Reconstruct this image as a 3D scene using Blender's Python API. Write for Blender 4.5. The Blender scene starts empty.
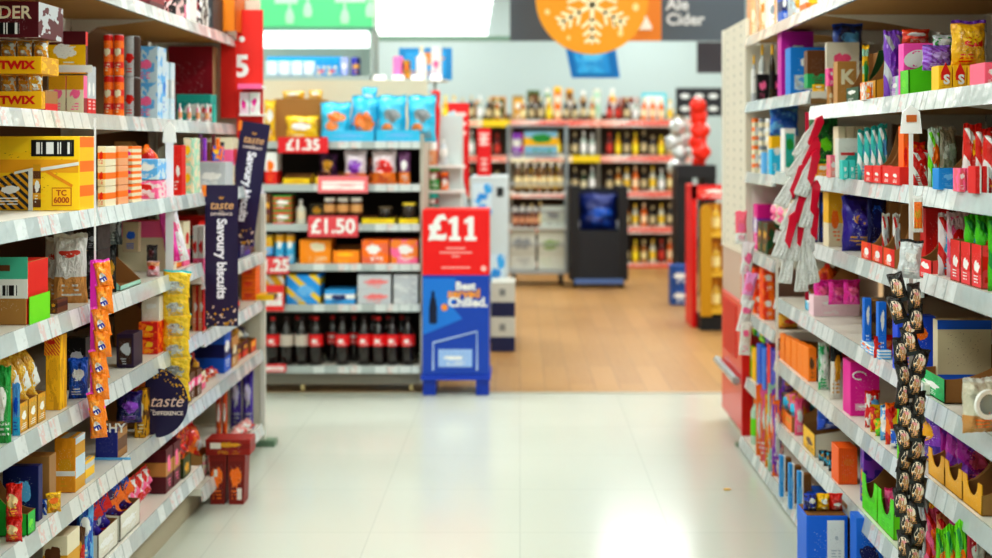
import bpy, bmesh, math, random
from mathutils import Vector, Matrix
R = math.radians
rnd = random.Random(7)
SC = bpy.context.scene
COL = SC.collection
FPX, VX, VY, CH = 1200.0, 520.0, 145.0, 1.55      # focal length in pixels, vanishing point, eye height

# ------------------------------------------------------------------ colours and materials
def lin(h):
    if not isinstance(h, str): return tuple(h) + (1,)
    h = NAMES.get(h, h)
    v = [int(h[i:i+2], 16) / 255 for i in (0, 2, 4)]
    return tuple((c / 12.92 if c <= .04045 else ((c + .055) / 1.055) ** 2.4) for c in v) + (1,)
NAMES = dict(white='f2f2ee', cream='ece0c0', black='0c0c0e', red='e01c12', orange='ff7a08', yellow='ffc60a', gold='e0a218',
    green='1f9a3c', lime='72dc10', teal='28b5a8', cyan='2cc4ee', blue='1560d0', navy='121a60', purple='4a1fa0', violet='8e3cc0',
    magenta='ea1a96', pink='ff70a4', maroon='5c1420', brown='6a3f1c', card='a87840', silver='c2c8cc', grey='8a9094', darkred='96121c',
    peach='f0a878', tan='c48a48', pale='cfe2ee', plum='2c1638', dgreen='0f4a22', choc='3c2012', sky='6ab8f0', mint='a8dcc0', darkgrey='33363a')
_M = {}
def mat(c, rough=.5, metal=0, coat=0, emit=0, bump=0, bscale=30, alpha=1, trans=0):
    key = ('m', c, rough, metal, coat, emit, bump, bscale, alpha, trans)
    if key in _M: return _M[key]
    m = bpy.data.materials.new('paint_%s' % (c if isinstance(c, str) else 'mix')); m.use_nodes = True
    nt = m.node_tree; b = nt.nodes['Principled BSDF']
    b.inputs['Base Color'].default_value = lin(c); b.inputs['Roughness'].default_value = rough
    b.inputs['Metallic'].default_value = metal; b.inputs['Coat Weight'].default_value = coat
    if emit: b.inputs['Emission Color'].default_value = lin(c); b.inputs['Emission Strength'].default_value = emit
    if alpha < 1: b.inputs['Alpha'].default_value = alpha
    if trans: b.inputs['Transmission Weight'].default_value = trans
    if bump:
        n = nt.nodes.new('ShaderNodeTexNoise'); n.inputs['Scale'].default_value = bscale
        tc = nt.nodes.new('ShaderNodeTexCoord'); nt.links.new(tc.outputs['Object'], n.inputs['Vector'])
        bp = nt.nodes.new('ShaderNodeBump'); bp.inputs['Strength'].default_value = bump; bp.inputs['Distance'].default_value = .02
        nt.links.new(n.outputs[0], bp.inputs['Height']); nt.links.new(bp.outputs[0], b.inputs['Normal'])
    _M[key] = m
    return m
class NT:
    def __init__(s, name):
        s.m = bpy.data.materials.new(name); s.m.use_nodes = True; s.nt = s.m.node_tree; s.b = s.nt.nodes['Principled BSDF']
    def n(s, t, **kw):
        x = s.nt.nodes.new(t)
        for k, v in kw.items(): setattr(x, k, v)
        return x
    def l(s, a, b): s.nt.links.new(a, b)
    def math(s, op, a, b=None, clamp=False):
        x = s.n('ShaderNodeMath', operation=op); x.use_clamp = clamp
        for i, v in enumerate((a, b)):
            if v is None: continue
            if isinstance(v, (int, float)): x.inputs[i].default_value = v
            else: s.l(v, x.inputs[i])
        return x.outputs[0]
    def mix(s, f, a, b):
        x = s.n('ShaderNodeMix', data_type='RGBA')
        if isinstance(f, (int, float)): x.inputs[0].default_value = f
        else: s.l(f, x.inputs[0])
        for i, v in ((6, a), (7, b)):
            if isinstance(v, tuple): x.inputs[i].default_value = v
            else: s.l(v, x.inputs[i])
        return x.outputs[2]
def pack(c1, c2, c3, style='band', rough=.45, foil=0, seed=0, marks=1.0):
    key = ('p', c1, c2, c3, style, rough, foil, seed, marks)
    if key in _M: return _M[key]
    N = NT('print_%s_%s' % (c1, c2)); tc = N.n('ShaderNodeTexCoord'); sp = N.n('ShaderNodeSeparateXYZ'); N.l(tc.outputs['Generated'], sp.inputs[0])
    x, y, z = sp.outputs; r2 = random.Random(str(key)); o = r2.random() * .12
    A = lin(c1); B = lin(c2); C = lin(c3)
    def between(v, a, b): return N.math('MULTIPLY', N.math('GREATER_THAN', v, a), N.math('LESS_THAN', v, b))
    if style == 'band': f = between(z, .34 + o, .66 + o)
    elif style == 'low': f = N.math('LESS_THAN', z, .32 + o)
    elif style == 'high': f = N.math('GREATER_THAN', z, .62 + o)
    elif style == 'side': f = between(x, .6 + o, 1.1)
    elif style == 'diag': f = N.math('GREATER_THAN', N.math('FRACT', N.math('MULTIPLY', N.math('ADD', x, z), 1.6)), .62)
    elif style == 'stripes': f = N.math('GREATER_THAN', N.math('FRACT', N.math('MULTIPLY', N.math('ADD', x, z), 5.)), .5)
    elif style == 'ribs': f = N.math('GREATER_THAN', N.math('FRACT', N.math('MULTIPLY', x, 9.)), .6)
    elif style == 'grid': f = N.math('GREATER_THAN', N.math('FRACT', N.math('MULTIPLY', z, 3.)), .55)
    elif style == 'frame': f = N.math('MULTIPLY', between(x, .12, .88), between(z, .12, .88))
    elif style == 'plain': f = 0.0
    else:
        ns = N.n('ShaderNodeTexNoise'); ns.inputs['Scale'].default_value = 3.2
        mp = N.n('ShaderNodeMapping'); mp.inputs['Location'].default_value = (seed + r2.random() * 9, 2, r2.random() * 9); N.l(tc.outputs['Generated'], mp.inputs[0]); N.l(mp.outputs[0], ns.inputs['Vector'])
        f = N.math('GREATER_THAN', ns.outputs[0], .52)
    c = N.mix(f, A, B)
    nd = N.n('ShaderNodeTexNoise'); nd.inputs['Scale'].default_value = 5; nd.inputs['Detail'].default_value = 2
    mp = N.n('ShaderNodeMapping'); mp.inputs['Location'].default_value = (r2.random() * 9 + seed, 3, r2.random() * 9); N.l(tc.outputs['Generated'], mp.inputs[0]); N.l(mp.outputs[0], nd.inputs['Vector'])
    wob = N.math('MULTIPLY', N.math('SUBTRACT', nd.outputs[0], .5), 3.0)
    cx, cz = .42 + r2.random()*.16, .45 + r2.random()*.25; rx, rz = .22 + r2.random()*.12, .10 + r2.random()*.1
    def ell(cx, cz, rx, rz):
        ex = N.math('MULTIPLY', N.math('SUBTRACT', x, cx), 1/rx); ez = N.math('MULTIPLY', N.math('SUBTRACT', z, cz), 1/rz)
        return N.math('LESS_THAN', N.math('ADD', N.math('ADD', N.math('MULTIPLY', ex, ex), N.math('MULTIPLY', ez, ez)), wob), 1.0)
    xa = .12 + r2.random()*.2
    bars = N.math('MULTIPLY', N.math('MULTIPLY', between(x, xa, xa + .35 + r2.random()*.25), between(z, .1, .3)), N.math('GREATER_THAN', N.math('FRACT', N.math('MULTIPLY', z, 14.)), .55))
    g = N.math('MAXIMUM', ell(cx, cz, rx*marks, rz*marks), N.math('MULTIPLY', bars, N.math('GREATER_THAN', N.math('ADD', nd.outputs[0], 0), .45)))
    c = N.mix(g, c, C)
    n3 = N.n('ShaderNodeTexNoise'); n3.inputs['Scale'].default_value = 22; n3.inputs['Detail'].default_value = 1
    mp3 = N.n('ShaderNodeMapping'); mp3.inputs['Scale'].default_value = (1, .5, 2.2); N.l(tc.outputs['Generated'], mp3.inputs[0]); N.l(mp3.outputs[0], n3.inputs['Vector'])
    gg = N.math('MULTIPLY', N.math('GREATER_THAN', n3.outputs[0], .66), N.math('MULTIPLY', between(x, .18, .82), between(z, .2, .8)))
    D = lin('white') if sum(A[:3]) < 1.5 else lin('maroon')
    c = N.mix(N.math('MULTIPLY', gg, .55), c, D)
    N.l(c, N.b.inputs['Base Color']); N.b.inputs['Roughness'].default_value = rough
    if foil:
        N.b.inputs['Metallic'].default_value = .08; N.b.inputs['Roughness'].default_value = .28; N.b.inputs['Coat Weight'].default_value = .4
        nz = N.n('ShaderNodeTexNoise'); nz.inputs['Scale'].default_value = 5; nz.inputs['Detail'].default_value = 3; N.l(tc.outputs['Generated'], nz.inputs['Vector'])
        bp = N.n('ShaderNodeBump'); bp.inputs['Strength'].default_value = .7; bp.inputs['Distance'].default_value = .02
        N.l(nz.outputs[0], bp.inputs['Height']); N.l(bp.outputs[0], N.b.inputs['Normal'])
    _M[key] = N.m
    return N.m
def barcode_mat():
    if 'bar' in _M: return _M['bar']
    N = NT('barcode_print'); tc = N.n('ShaderNodeTexCoord'); mp = N.n('ShaderNodeMapping'); mp.inputs['Scale'].default_value = (30, 0, 0); N.l(tc.outputs['Generated'], mp.inputs[0])
    w = N.n('ShaderNodeTexWhiteNoise'); w.noise_dimensions = '3D'; sn = N.n('ShaderNodeVectorMath', operation='FLOOR'); N.l(mp.outputs[0], sn.inputs[0]); N.l(sn.outputs[0], w.inputs['Vector'])
    N.l(N.mix(N.math('GREATER_THAN', w.outputs['Value'], .5), lin('white'), lin('black')), N.b.inputs['Base Color'])
    _M['bar'] = N.m; return N.m
def rail_mat():
    if 'rail' in _M: return _M['rail']
    N = NT('price_rail_print'); tc = N.n('ShaderNodeTexCoord'); sp = N.n('ShaderNodeSeparateXYZ'); N.l(tc.outputs['Object'], sp.inputs[0])
    t = N.math('MULTIPLY', sp.outputs[0], 13.0); fr = N.math('FRACT', t); fl = N.math('FLOOR', t)
    w = N.n('ShaderNodeTexWhiteNoise'); w.noise_dimensions = '1D'; N.l(fl, w.inputs['W'])
    lab = N.math('MULTIPLY', N.math('GREATER_THAN', fr, .12), N.math('GREATER_THAN', w.outputs['Value'], .3))
    c = N.mix(lab, lin('b2bcbb'), lin('d6dddb'))
    n = N.n('ShaderNodeTexNoise'); n.inputs['Scale'].default_value = 60; N.l(tc.outputs['Object'], n.inputs['Vector'])
    red = N.math('MULTIPLY', N.math('GREATER_THAN', w.outputs['Value'], .7), N.math('MULTIPLY', lab, N.math('MULTIPLY', N.math('GREATER_THAN', n.outputs[0], .5), N.math('LESS_THAN', fr, .6))))
    c = N.mix(N.math('MULTIPLY', red, .35), c, lin('e88a80'))
    blk = N.math('MULTIPLY', lab, N.math('MULTIPLY', N.math('GREATER_THAN', n.outputs[0], .6), N.math('GREATER_THAN', fr, .6)))
    c = N.mix(N.math('MULTIPLY', blk, .2), c, lin('grey'))
    N.l(c, N.b.inputs['Base Color']); N.b.inputs['Roughness'].default_value = .22; N.b.inputs['Coat Weight'].default_value = .5
    nz = N.n('ShaderNodeTexNoise'); nz.inputs['Scale'].default_value = 14; N.l(tc.outputs['Object'], nz.inputs['Vector'])
    bp = N.n('ShaderNodeBump'); bp.inputs['Strength'].default_value = .35; bp.inputs['Distance'].default_value = .02
    N.l(nz.outputs[0], bp.inputs['Height']); N.l(bp.outputs[0], N.b.inputs['Normal'])
    _M['rail'] = N.m; return N.m

# ------------------------------------------------------------------ objects
def link(name, data, parent=None, loc=(0, 0, 0), rot=(0, 0, 0), scale=None):
    o = bpy.data.objects.new(name, data); COL.objects.link(o); o.parent = parent; o.location = loc; o.rotation_euler = rot
    if scale: o.scale = scale
    return o
def tag(o, label, cat, group=None, kind=None):
    if label: o['label'] = label
    if cat: o['category'] = cat
    if group: o['group'] = group
    if kind: o['kind'] = kind
    return o
def empty(name, loc=(0, 0, 0), rotz=0): return link(name, None, None, loc, (0, 0, rotz))
def mesh(name, bm, mats, parent=None, loc=(0, 0, 0), rot=(0, 0, 0), smooth=False, scale=None):
    me = bpy.data.meshes.new(name); bmesh.ops.recalc_face_normals(bm, faces=bm.faces); bm.to_mesh(me); bm.free()
    for m in (mats if isinstance(mats, (list, tuple)) else [mats]): me.materials.append(m)
    if smooth:
        for p in me.polygons: p.use_smooth = True
    return link(name, me, parent, loc, rot, scale)
def addbox(bm, x0, x1, y0, y1, z0, z1, bev=0, mi=0):
    vs = [bm.verts.new(p) for p in ((x0,y0,z0),(x1,y0,z0),(x1,y1,z0),(x0,y1,z0),(x0,y0,z1),(x1,y0,z1),(x1,y1,z1),(x0,y1,z1))]
    fs = [bm.faces.new([vs[i] for i in f]) for f in ((0,3,2,1),(4,5,6,7),(0,1,5,4),(1,2,6,5),(2,3,7,6),(3,0,4,7))]
    for f in fs: f.material_index = mi
    if bev > 0:
        es = list({e for f in fs for e in f.edges}); bmesh.ops.bevel(bm, geom=es, offset=bev, segments=1, affect='EDGES', profile=.5)
    return fs
def prism(bm, pts, a, b, axis='x', mi=0):
    """polygon pts extruded from a to b along an axis; pts are (y,z) for x, (x,z) for y, (x,y) for z"""
    def P(p, t): return {'x': (t, p[0], p[1]), 'y': (p[0], t, p[1]), 'z': (p[0], p[1], t)}[axis]
    A = [bm.verts.new(P(p, a)) for p in pts]; B = [bm.verts.new(P(p, b)) for p in pts]
    fs = [bm.faces.new(A), bm.faces.new(list(reversed(B)))]
    n = len(pts)
    for i in range(n): fs.append(bm.faces.new((A[i], B[i], B[(i+1) % n], A[(i+1) % n])))
    for f in fs: f.material_index = mi
    return fs
def lathe(bm, prof, seg=14, c=(0, 0), mi=0):
    rings = []
    for r, z in prof:
        if r < 1e-5: rings.append([bm.verts.new((c[0], c[1], z))])
        else: rings.append([bm.verts.new((c[0] + r*math.cos(2*math.pi*k/seg), c[1] + r*math.sin(2*math.pi*k/seg), z)) for k in range(seg)])
    for a, b in zip(rings, rings[1:]):
        for k in range(seg):
            if len(a) == 1 and len(b) == 1: continue
            if len(a) == 1: f = bm.faces.new((a[0], b[k], b[(k+1) % seg]))
            elif len(b) == 1: f = bm.faces.new((a[k], a[(k+1) % seg], b[0]))
            else: f = bm.faces.new((a[k], a[(k+1) % seg], b[(k+1) % seg], b[k]))
            f.material_index = mi
def boxobj(name, d, m, parent=None, bev=0, loc=(0, 0, 0), rot=(0, 0, 0)):
    bm = bmesh.new(); addbox(bm, *d, bev=bev); return mesh(name, bm, m, parent, loc, rot)
def tube(bm, pts, r, seg=6, mi=0):
    pts = [Vector(p) for p in pts]; rings = []
    for i, p in enumerate(pts):
        d = (pts[min(i+1, len(pts)-1)] - pts[max(i-1, 0)]).normalized()
        u = d.orthogonal().normalized() if abs(d.z) < .9 else d.cross(Vector((0, 1, 0))).normalized(); v = d.cross(u)
        rings.append([bm.verts.new(p + r*(math.cos(2*math.pi*k/seg)*u + math.sin(2*math.pi*k/seg)*v)) for k in range(seg)])
    for a, b in zip(rings, rings[1:]):
        for k in range(seg):
            f = bm.faces.new((a[k], a[(k+1) % seg], b[(k+1) % seg], b[k])); f.material_index = mi
    bm.faces.new(rings[0]); bm.faces.new(rings[-1])
def text(s, size, parent, loc, rot=(R(90), 0, 0), m=None, bold=0.0, align='CENTER', name='lettering', xs=1.0, shear=0):
    cu = bpy.data.curves.new(name, 'FONT'); cu.body = s; cu.size = size; cu.align_x = align; cu.align_y = 'CENTER'; cu.offset = bold; cu.extrude = .0006; cu.shear = shear
    cu.resolution_u = 3
    tmp = bpy.data.objects.new(name, cu); COL.objects.link(tmp); me = bpy.data.meshes.new_from_object(tmp); bpy.data.objects.remove(tmp); bpy.data.curves.remove(cu)
    me.name = name; me.materials.clear(); me.materials.append(m or mat('white')); return link(name, me, parent, loc, rot, (xs, 1, 1))
def copytree(o, parent=None):
    c = o.copy(); COL.objects.link(c); c.parent = parent
    for ch in KIDS(o): copytree(ch, c)
    return c
def KIDS(o): return [x for x in o.children]

# ------------------------------------------------------------------ label book-keeping
REG = []
def reg(o, look, place, key, cat, group=None, ends='near end'):
    o['category'] = cat; REG.append((o, look, place, key, group, ends)); return o
ORD = 'first second third fourth fifth sixth seventh eighth ninth tenth eleventh twelfth thirteenth fourteenth fifteenth sixteenth seventeenth eighteenth nineteenth twentieth'.split() + ['%dth' % k for k in range(21, 60)]
def finish_labels():
    by = {}; seen = set(); first = {}
    for r in REG:                       # a phrase already given to something elsewhere on the same shelf joins its sequence
        by.setdefault((r[1], r[2]), []).append(r)
    for (look, place), rs in by.items():
        rs.sort(key=lambda r: r[3]); at_ = place[1:] if place.startswith('@') else None
        for i, r in enumerate(rs):
            if len(rs) == 1: l = '%s %s' % (look, at_) if at_ else '%s on the %s' % (look, place)
            else:
                w = ORD[i]; l = '%s %s, %s from %s' % (look, at_, w, r[5]) if at_ else '%s, %s from %s, %s' % (look, w, r[5], place)
            r[0]['label'] = l
            if len(l.split()) > 16: print('LONG', len(l.split()), l)
            if r[4]: r[0]['group'] = r[4]
            elif len(rs) > 1: r[0]['group'] = '%s row %s' % (look, at_ or 'on the ' + place)
            if l in seen: print('DUP', l)
            seen.add(l)
# ------------------------------------------------------------------ packaging shapes (front faces local -y, base at z = 0)
CARD = lambda: mat('a87a44', .8, bump=.1)
CARDIN = lambda: mat('9a6c3a', .85)
_PM = {}
def pouch_grid(seed, u0, u1, v0, v1, nu, nv, side, off, ell=False, sealed=True):
    """front (-1) or back (+1) skin of a pillow bag of unit size; x -.5...5, z 0..1, y about -.5...5"""
    r = random.Random(seed); ph = [r.random() * 6 for _ in range(8)]; k = [r.uniform(2, 5) for _ in range(4)]
    def P(u, v):
        x = u - .5
        a = max(0, 1 - abs(2*x)**2.4) ** .7; vv = (v - .05) / .9
        b = max(0, 1 - abs(2*vv - 1)**3) ** .7 if 0 < vv < 1 else 0
        t = a * b
        w = .10 * math.sin(k[0]*6*x + ph[0] + 3*v) * math.cos(k[1]*4*v + ph[1]) + .07 * math.sin(19*v + ph[2] + 6*x)
        t = t * (.46 + w) + .012
        xs = x * (1 - .07*math.sin(math.pi*v)) + .012*math.sin(14*v + ph[3])
        zz = v + .015*math.sin(9*x + ph[4]) * (1 if v > .5 else 0)
        yy = .03*math.sin(26*x + ph[5]) if (v > .93 or v < .05) else 0
        return Vector((xs, side * (t + off) + yy, zz))
    return P
def pouch_body(seed):
    if ('b', seed) in _PM: return _PM[('b', seed)]
    bm = bmesh.new(); nu, nv = 12, 16; V = {}
    for side in (-1, 1):
        P = pouch_grid(seed, 0, 1, 0, 1, nu, nv, side, 0)
        for i in range(nu+1):
            for j in range(nv+1): V[side, i, j] = bm.verts.new(P(i/nu, j/nv*.94))
        for i in range(nu):
            for j in range(nv): bm.faces.new([V[side, a, b] for a, b in ((i,j),(i+1,j),(i+1,j+1),(i,j+1))])
    for i in range(nu):
        for j in (0, nv): bm.faces.new((V[-1,i,j], V[-1,i+1,j], V[1,i+1,j], V[1,i,j]))
    for j in range(nv):
        for i in (0, nu): bm.faces.new((V[-1,i,j], V[-1,i,j+1], V[1,i,j+1], V[1,i,j]))
    bmesh.ops.recalc_face_normals(bm, faces=bm.faces)
    me = bpy.data.meshes.new('pouch'); bm.to_mesh(me); bm.free()
    for p in me.polygons: p.use_smooth = True
    me.materials.append(None); _PM[('b', seed)] = me; return me
def pouch_seal(seed):
    if ('s', seed) in _PM: return _PM[('s', seed)]
    bm = bmesh.new(); P = pouch_grid(seed, 0, 1, 0, 1, 1, 1, -1, 0); n = 16; rows = []
    for v in (.935, .965, 1.0):
        rows.append([bm.verts.new(P(i/n, v) + Vector((0, 0, (.012 if i % 2 else 0) if v == 1 else 0))) for i in range(n+1)])
    for a, b in zip(rows, rows[1:]):
        for i in range(n): bm.faces.new((a[i], a[i+1], b[i+1], b[i]))
    geo = bmesh.ops.extrude_face_region(bm, geom=bm.faces[:])
    for g in geo['geom']:
        if isinstance(g, bmesh.types.BMVert): g.co.y += .03
    bmesh.ops.recalc_face_normals(bm, faces=bm.faces)
    me = bpy.data.meshes.new('seal'); bm.to_mesh(me); bm.free(); me.materials.append(None); _PM[('s', seed)] = me; return me
def pouch_logo(seed, cx=.5, cz=.6, rx=.3, rz=.14):
    key = ('l', seed, cx, cz, rx, rz)
    if key in _PM: return _PM[key]
    bm = bmesh.new(); P = pouch_grid(seed, 0, 1, 0, 1, 1, 1, -1, .02); n = 16
    c = bm.verts.new(P(cx, cz)); r1 = [bm.verts.new(P(cx + rx*.5*math.cos(t*2*math.pi/n), cz + rz*.5*math.sin(t*2*math.pi/n))) for t in range(n)]
    r2 = [bm.verts.new(P(cx + rx*math.cos(t*2*math.pi/n), cz + rz*math.sin(t*2*math.pi/n))) for t in range(n)]
    for i in range(n):
        bm.faces.new((c, r1[i], r1[(i+1) % n])); bm.faces.new((r1[i], r2[i], r2[(i+1) % n], r1[(i+1) % n]))
    me = bpy.data.meshes.new('logo'); bm.to_mesh(me); bm.free()
    for p in me.polygons: p.use_smooth = True
    me.materials.append(None); _PM[key] = me; return me
def setm(o, m):
    o.material_slots[0].link = 'OBJECT'; o.material_slots[0].material = m
def bag(w, h, t, m, sealm=None, logom=None, name='snack_bag', tilt=0, lean=0, seed=None, logo=(.5, .6, .3, .14)):
    root = empty(name); s = rnd.randrange(6) if seed is None else seed
    b = link('bag_body', pouch_body(s), root, (0, 0, 0), (lean, tilt, 0), (w, t, h)); setm(b, m)
    if sealm:
        q = link('seal', pouch_seal(s), root, (0, 0, 0), (lean, tilt, 0), (w, t, h)); setm(q, sealm)
    if logom:
        q = link('logo', pouch_logo(s, *logo), root, (0, 0, 0), (lean, tilt, 0), (w, t, h)); setm(q, logom)
    return root
def carton(w, h, d, m, name='carton', label=None, side=None, flap=None, bar=False):
    root = empty(name); e = min(.0015, w*.05)
    bm = bmesh.new(); fs = addbox(bm, -w/2, w/2, -d/2, d/2, 0, h)
    if side:
        for f in fs:
            f.normal_update()
            if abs(f.normal.y) < .5: f.material_index = 1
    bmesh.ops.bevel(bm, geom=bm.edges[:], offset=e, segments=1, affect='EDGES')
    mesh('carton_body', bm, [m, side] if side else m, root)
    if label:   # (x0,x1,z0,z1 fractions, material)
        for (a, b, c, dd, lm) in label:
            boxobj('label_patch', (-w/2 + a*w, -w/2 + b*w, -d/2 - .0012, -d/2 + .0005, c*h, dd*h), lm, root)
    if flap:
        bm = bmesh.new(); addbox(bm, -w/2, w/2, -.001, .001, 0, d*.45); mesh('lid_flap', bm, flap, root, (0, d/2, h), (R(-25), 0, 0))
    if bar: boxobj('barcode', (-w*.42, w*.0, -d/2 - .0015, -d/2, h*.1, h*.3), barcode_mat(), root)
    return root
def tray(w, h, d, m, front=.35, back=1.0, inner=None, name='display_tray', curve=True, cut=False, side=None):
    """shelf-ready cardboard tray: tall back, swept side walls, low front"""
    root = empty(name); inner = inner or CARDIN(); t = .003; hf, hb = h*front, h*back; side = side or m
    boxobj('tray_base', (-w/2, w/2, -d/2, d/2, 0, t), inner, root)
    def panel(nm, dims, outm, axis, sgn):
        bm = bmesh.new(); fs = addbox(bm, *dims)
        for f in fs:
            f.normal_update(); f.material_index = 0 if f.normal[axis]*sgn > .5 else 1
        return mesh(nm, bm, [outm, inner], root)
    if cut:
        bm = bmesh.new(); n = 10
        pts = [(-w/2, 0), (w/2, 0), (w/2, hf*1.5)] + [(w*.3*math.cos(math.pi*k/n), hf*1.5 - hf*.8*math.sin(math.pi*k/n)) for k in range(n+1)] + [(-w/2, hf*1.5)]
        prism(bm, pts, -d/2, -d/2 + t, 'y'); mesh('front_panel', bm, m, root)
    else: panel('front_panel', (-w/2, w/2, -d/2, -d/2 + t, 0, hf), m, 1, -1)
    panel('back_panel', (-w/2, w/2, d/2 - t, d/2, 0, hb), side, 1, 1)
    n = 8; prof = [(-d/2, 0), (d/2, 0), (d/2, hb)]
    if curve:
        prof.append((d*.2, hb))
        for k in range(1, n): s = k/n; prof.append((d*.2 - (d*.7)*s, hf + (hb-hf)*(1-s)**2.2))
    else: prof.append((d*.32, hb))
    prof.append((-d/2, hf))
    for s in (-1, 1):
        bm = bmesh.new(); fs = prism(bm, prof, s*(w/2 - t), s*w/2, 'x')
        bmesh.ops.recalc_face_normals(bm, faces=bm.faces)
        for f in bm.faces:
            f.normal_update(); f.material_index = 0 if f.normal.x*s > .5 else 1
        me = bpy.data.meshes.new('side_panel'); bm.to_mesh(me); bm.free(); me.materials.append(side); me.materials.append(inner); link('side_panel', me, root)
    return root
def bottle(h, r, glass, lab, cap, name='bottle', shape='soda', shared=None):
    root = empty(name); bm = bmesh.new()
    if shape == 'soda': prof = [(0,0),(r*.8,0),(r,.04*h),(r,.3*h),(r*.94,.42*h),(r,.56*h),(r*.92,.66*h),(r*.5,.83*h),(r*.3,.9*h),(r*.3,.94*h),(0,.94*h)]
    elif shape == 'wine': prof = [(0,0),(r*.95,0),(r,.02*h),(r,.6*h),(r*.8,.69*h),(r*.36,.77*h),(r*.36,.93*h),(0,.93*h)]
    else: prof = [(0,0),(r*.95,0),(r,.03*h),(r,.66*h),(r*.75,.76*h),(r*.45,.8*h),(r*.45,.88*h),(0,.88*h)]
    lathe(bm, prof, 16); mesh('bottle_body', bm, glass, root, smooth=True)
    z0, z1 = {'soda': (.40, .64), 'wine': (.2, .52)}.get(shape, (.18, .55))
    bm = bmesh.new(); lathe(bm, [(r*1.012, z0*h), (r*1.015, (z0+z1)/2*h), (r*1.012, z1*h)], 16); mesh('label', bm, lab, root, smooth=True)
    c0, c1, cr = {'soda': (.925, 1, .36), 'wine': (.82, 1, .4)}.get(shape, (.86, 1, .52))
    bm = bmesh.new(); lathe(bm, [(0, c0*h), (r*cr, c0*h), (r*cr, c1*h), (0, c1*h)], 12); mesh('cap', bm, cap, root)
    return root
def jar(h, r, m, lidm, labm=None, name='jar'):
    root = empty(name); bm = bmesh.new(); lathe(bm, [(0,0),(r*.95,0),(r,.05*h),(r,.78*h),(r*.86,.85*h),(0,.85*h)], 16); mesh('jar_body', bm, m, root, smooth=True)
    bm = bmesh.new(); lathe(bm, [(0,.82*h),(r*.92,.82*h),(r*.92,.99*h),(r*.85,h),(0,h)], 16); mesh('lid', bm, lidm, root)
    if labm: bm = bmesh.new(); lathe(bm, [(r*1.01,.25*h),(r*1.01,.65*h)], 16); mesh('label', bm, labm, root, smooth=True)
    return root
def tub(w, h, d, m, wrap, name='tub_pack'):
    """round tins shrink-wrapped in a row"""
    return None

# ------------------------------------------------------------------ placing: where each thing stands in the aisle
LH = [.22, .50, .775, 1.06, 1.35, 1.654, 2.10]; LH3 = [.12, .50, .76, 1.0, 1.35, 1.654, 2.10]
RH = [.06, .30, .58, .86, 1.16, 1.427, 1.70, 2.10]
RFAR = [.06, .36, None, .70, 1.02, 1.41, 1.765, 2.10]
LX = [1.32]*5 + [1.46]*2; RX = [1.13] + [1.16]*7
LW = ['lowest shelf', 'second shelf up', 'third shelf up', 'fourth shelf up', 'fifth shelf up', 'sixth shelf up', 'top shelf']
RW = ['lowest shelf', 'second shelf up', 'third shelf up', 'fourth shelf up', 'fifth shelf up', 'sixth shelf up', 'seventh shelf up', 'top shelf']
def levelH(side, lv, Y):
    if side < 0: return (LH if Y < 4.98 else LH3)[lv]
    if Y < 3.45: return [.06, .30, .60, .83, 1.18, 1.427, 1.70, 2.10][lv]
    if Y < 4.8: return RH[lv]
    if Y < 5.45: return RH[lv] if lv != 6 else 1.765
    return RFAR[lv] if RFAR[lv] is not None else RH[lv]
def slot(side, lv, x0, x1, yt, sb=.02, H=None, yb=None):
    """turn a stretch of shelf into world numbers: front X, centre Y, width, height, shelf height"""
    Xf = (LX if side < 0 else RX)[lv] + sb
    Ya, Yb = sorted((Xf*FPX/abs(x0 - VX), Xf*FPX/abs(x1 - VX)))
    Yc = (Ya + Yb)/2
    h0 = levelH(side, lv, Yc) if H is None else H
    top = CH + (VY - yt)*Yc/FPX
    return Xf, Yc, Yb - Ya, max(.03, top - h0), h0
OCC = {}; NBS = []
def occ(sd, lv, a, b): OCC.setdefault((sd, lv), []).append((min(a, b), max(a, b)))
def put(root, side, Xf, Yc, d, z, yaw=0):
    root.location = (side*(Xf + d/2), Yc, z); root.rotation_euler = (0, 0, (R(90) if side < 0 else R(-90)) + yaw)
EPS = .0006
def I(sd, lv, kind, x0, x1, yt, look, a, n=1, tiers=1, d=.22, sb=.02, cat=None, name=None, yaw=0, raise_=0, H=None, gap=.004, place=None, **kw):
    """a run of n (x tiers) like things between two stations of a shelf"""
    side_ = sd
    Xf, Yc, W, Ht, h0 = slot(side_, lv, x0, x1, yt, sb, H)
    occ(sd, lv, x0, x1); NBS.append((None, sd, lv, Yc - W/2, W, h0, h0 + Ht, Xf, Xf + d))
    h0 += raise_; Ht = max(.03, Ht - raise_)
    Wi, Hi = W/n, Ht/tiers; w, h = Wi - gap, Hi - EPS*2
    pl = place or ('%s %s' % ('left-side' if side_ < 0 else 'right-side', (LW if side_ < 0 else RW)[lv]))
    base = None; out = []
    for t in range(tiers):
        for i in range(n):
            if base is None:
                base = build(kind, w, h, d, a, name, **kw); o = base
            else: o = copytree(base)
            j = (i + .5)*Wi - W/2
            put(o, side_, Xf + (rnd.random()*.012 if n > 1 else 0), Yc + j, d, h0 + t*Hi + EPS, yaw + (R(rnd.uniform(-3, 3)) if kind == 'bag' and n > 1 else 0))
            lk = look
            if tiers > 1: lk = ({0: 'lower', tiers-1: 'upper'}.get(t, 'middle')) + ' ' + look
            reg(o, lk, pl, Yc + j, cat or CATS.get(kind, 'package')); out.append(o)
    return out
CATS = dict(box='box', bag='snack bag', tray='display tray', bottle='bottle', jar='jar', can='can')
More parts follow.
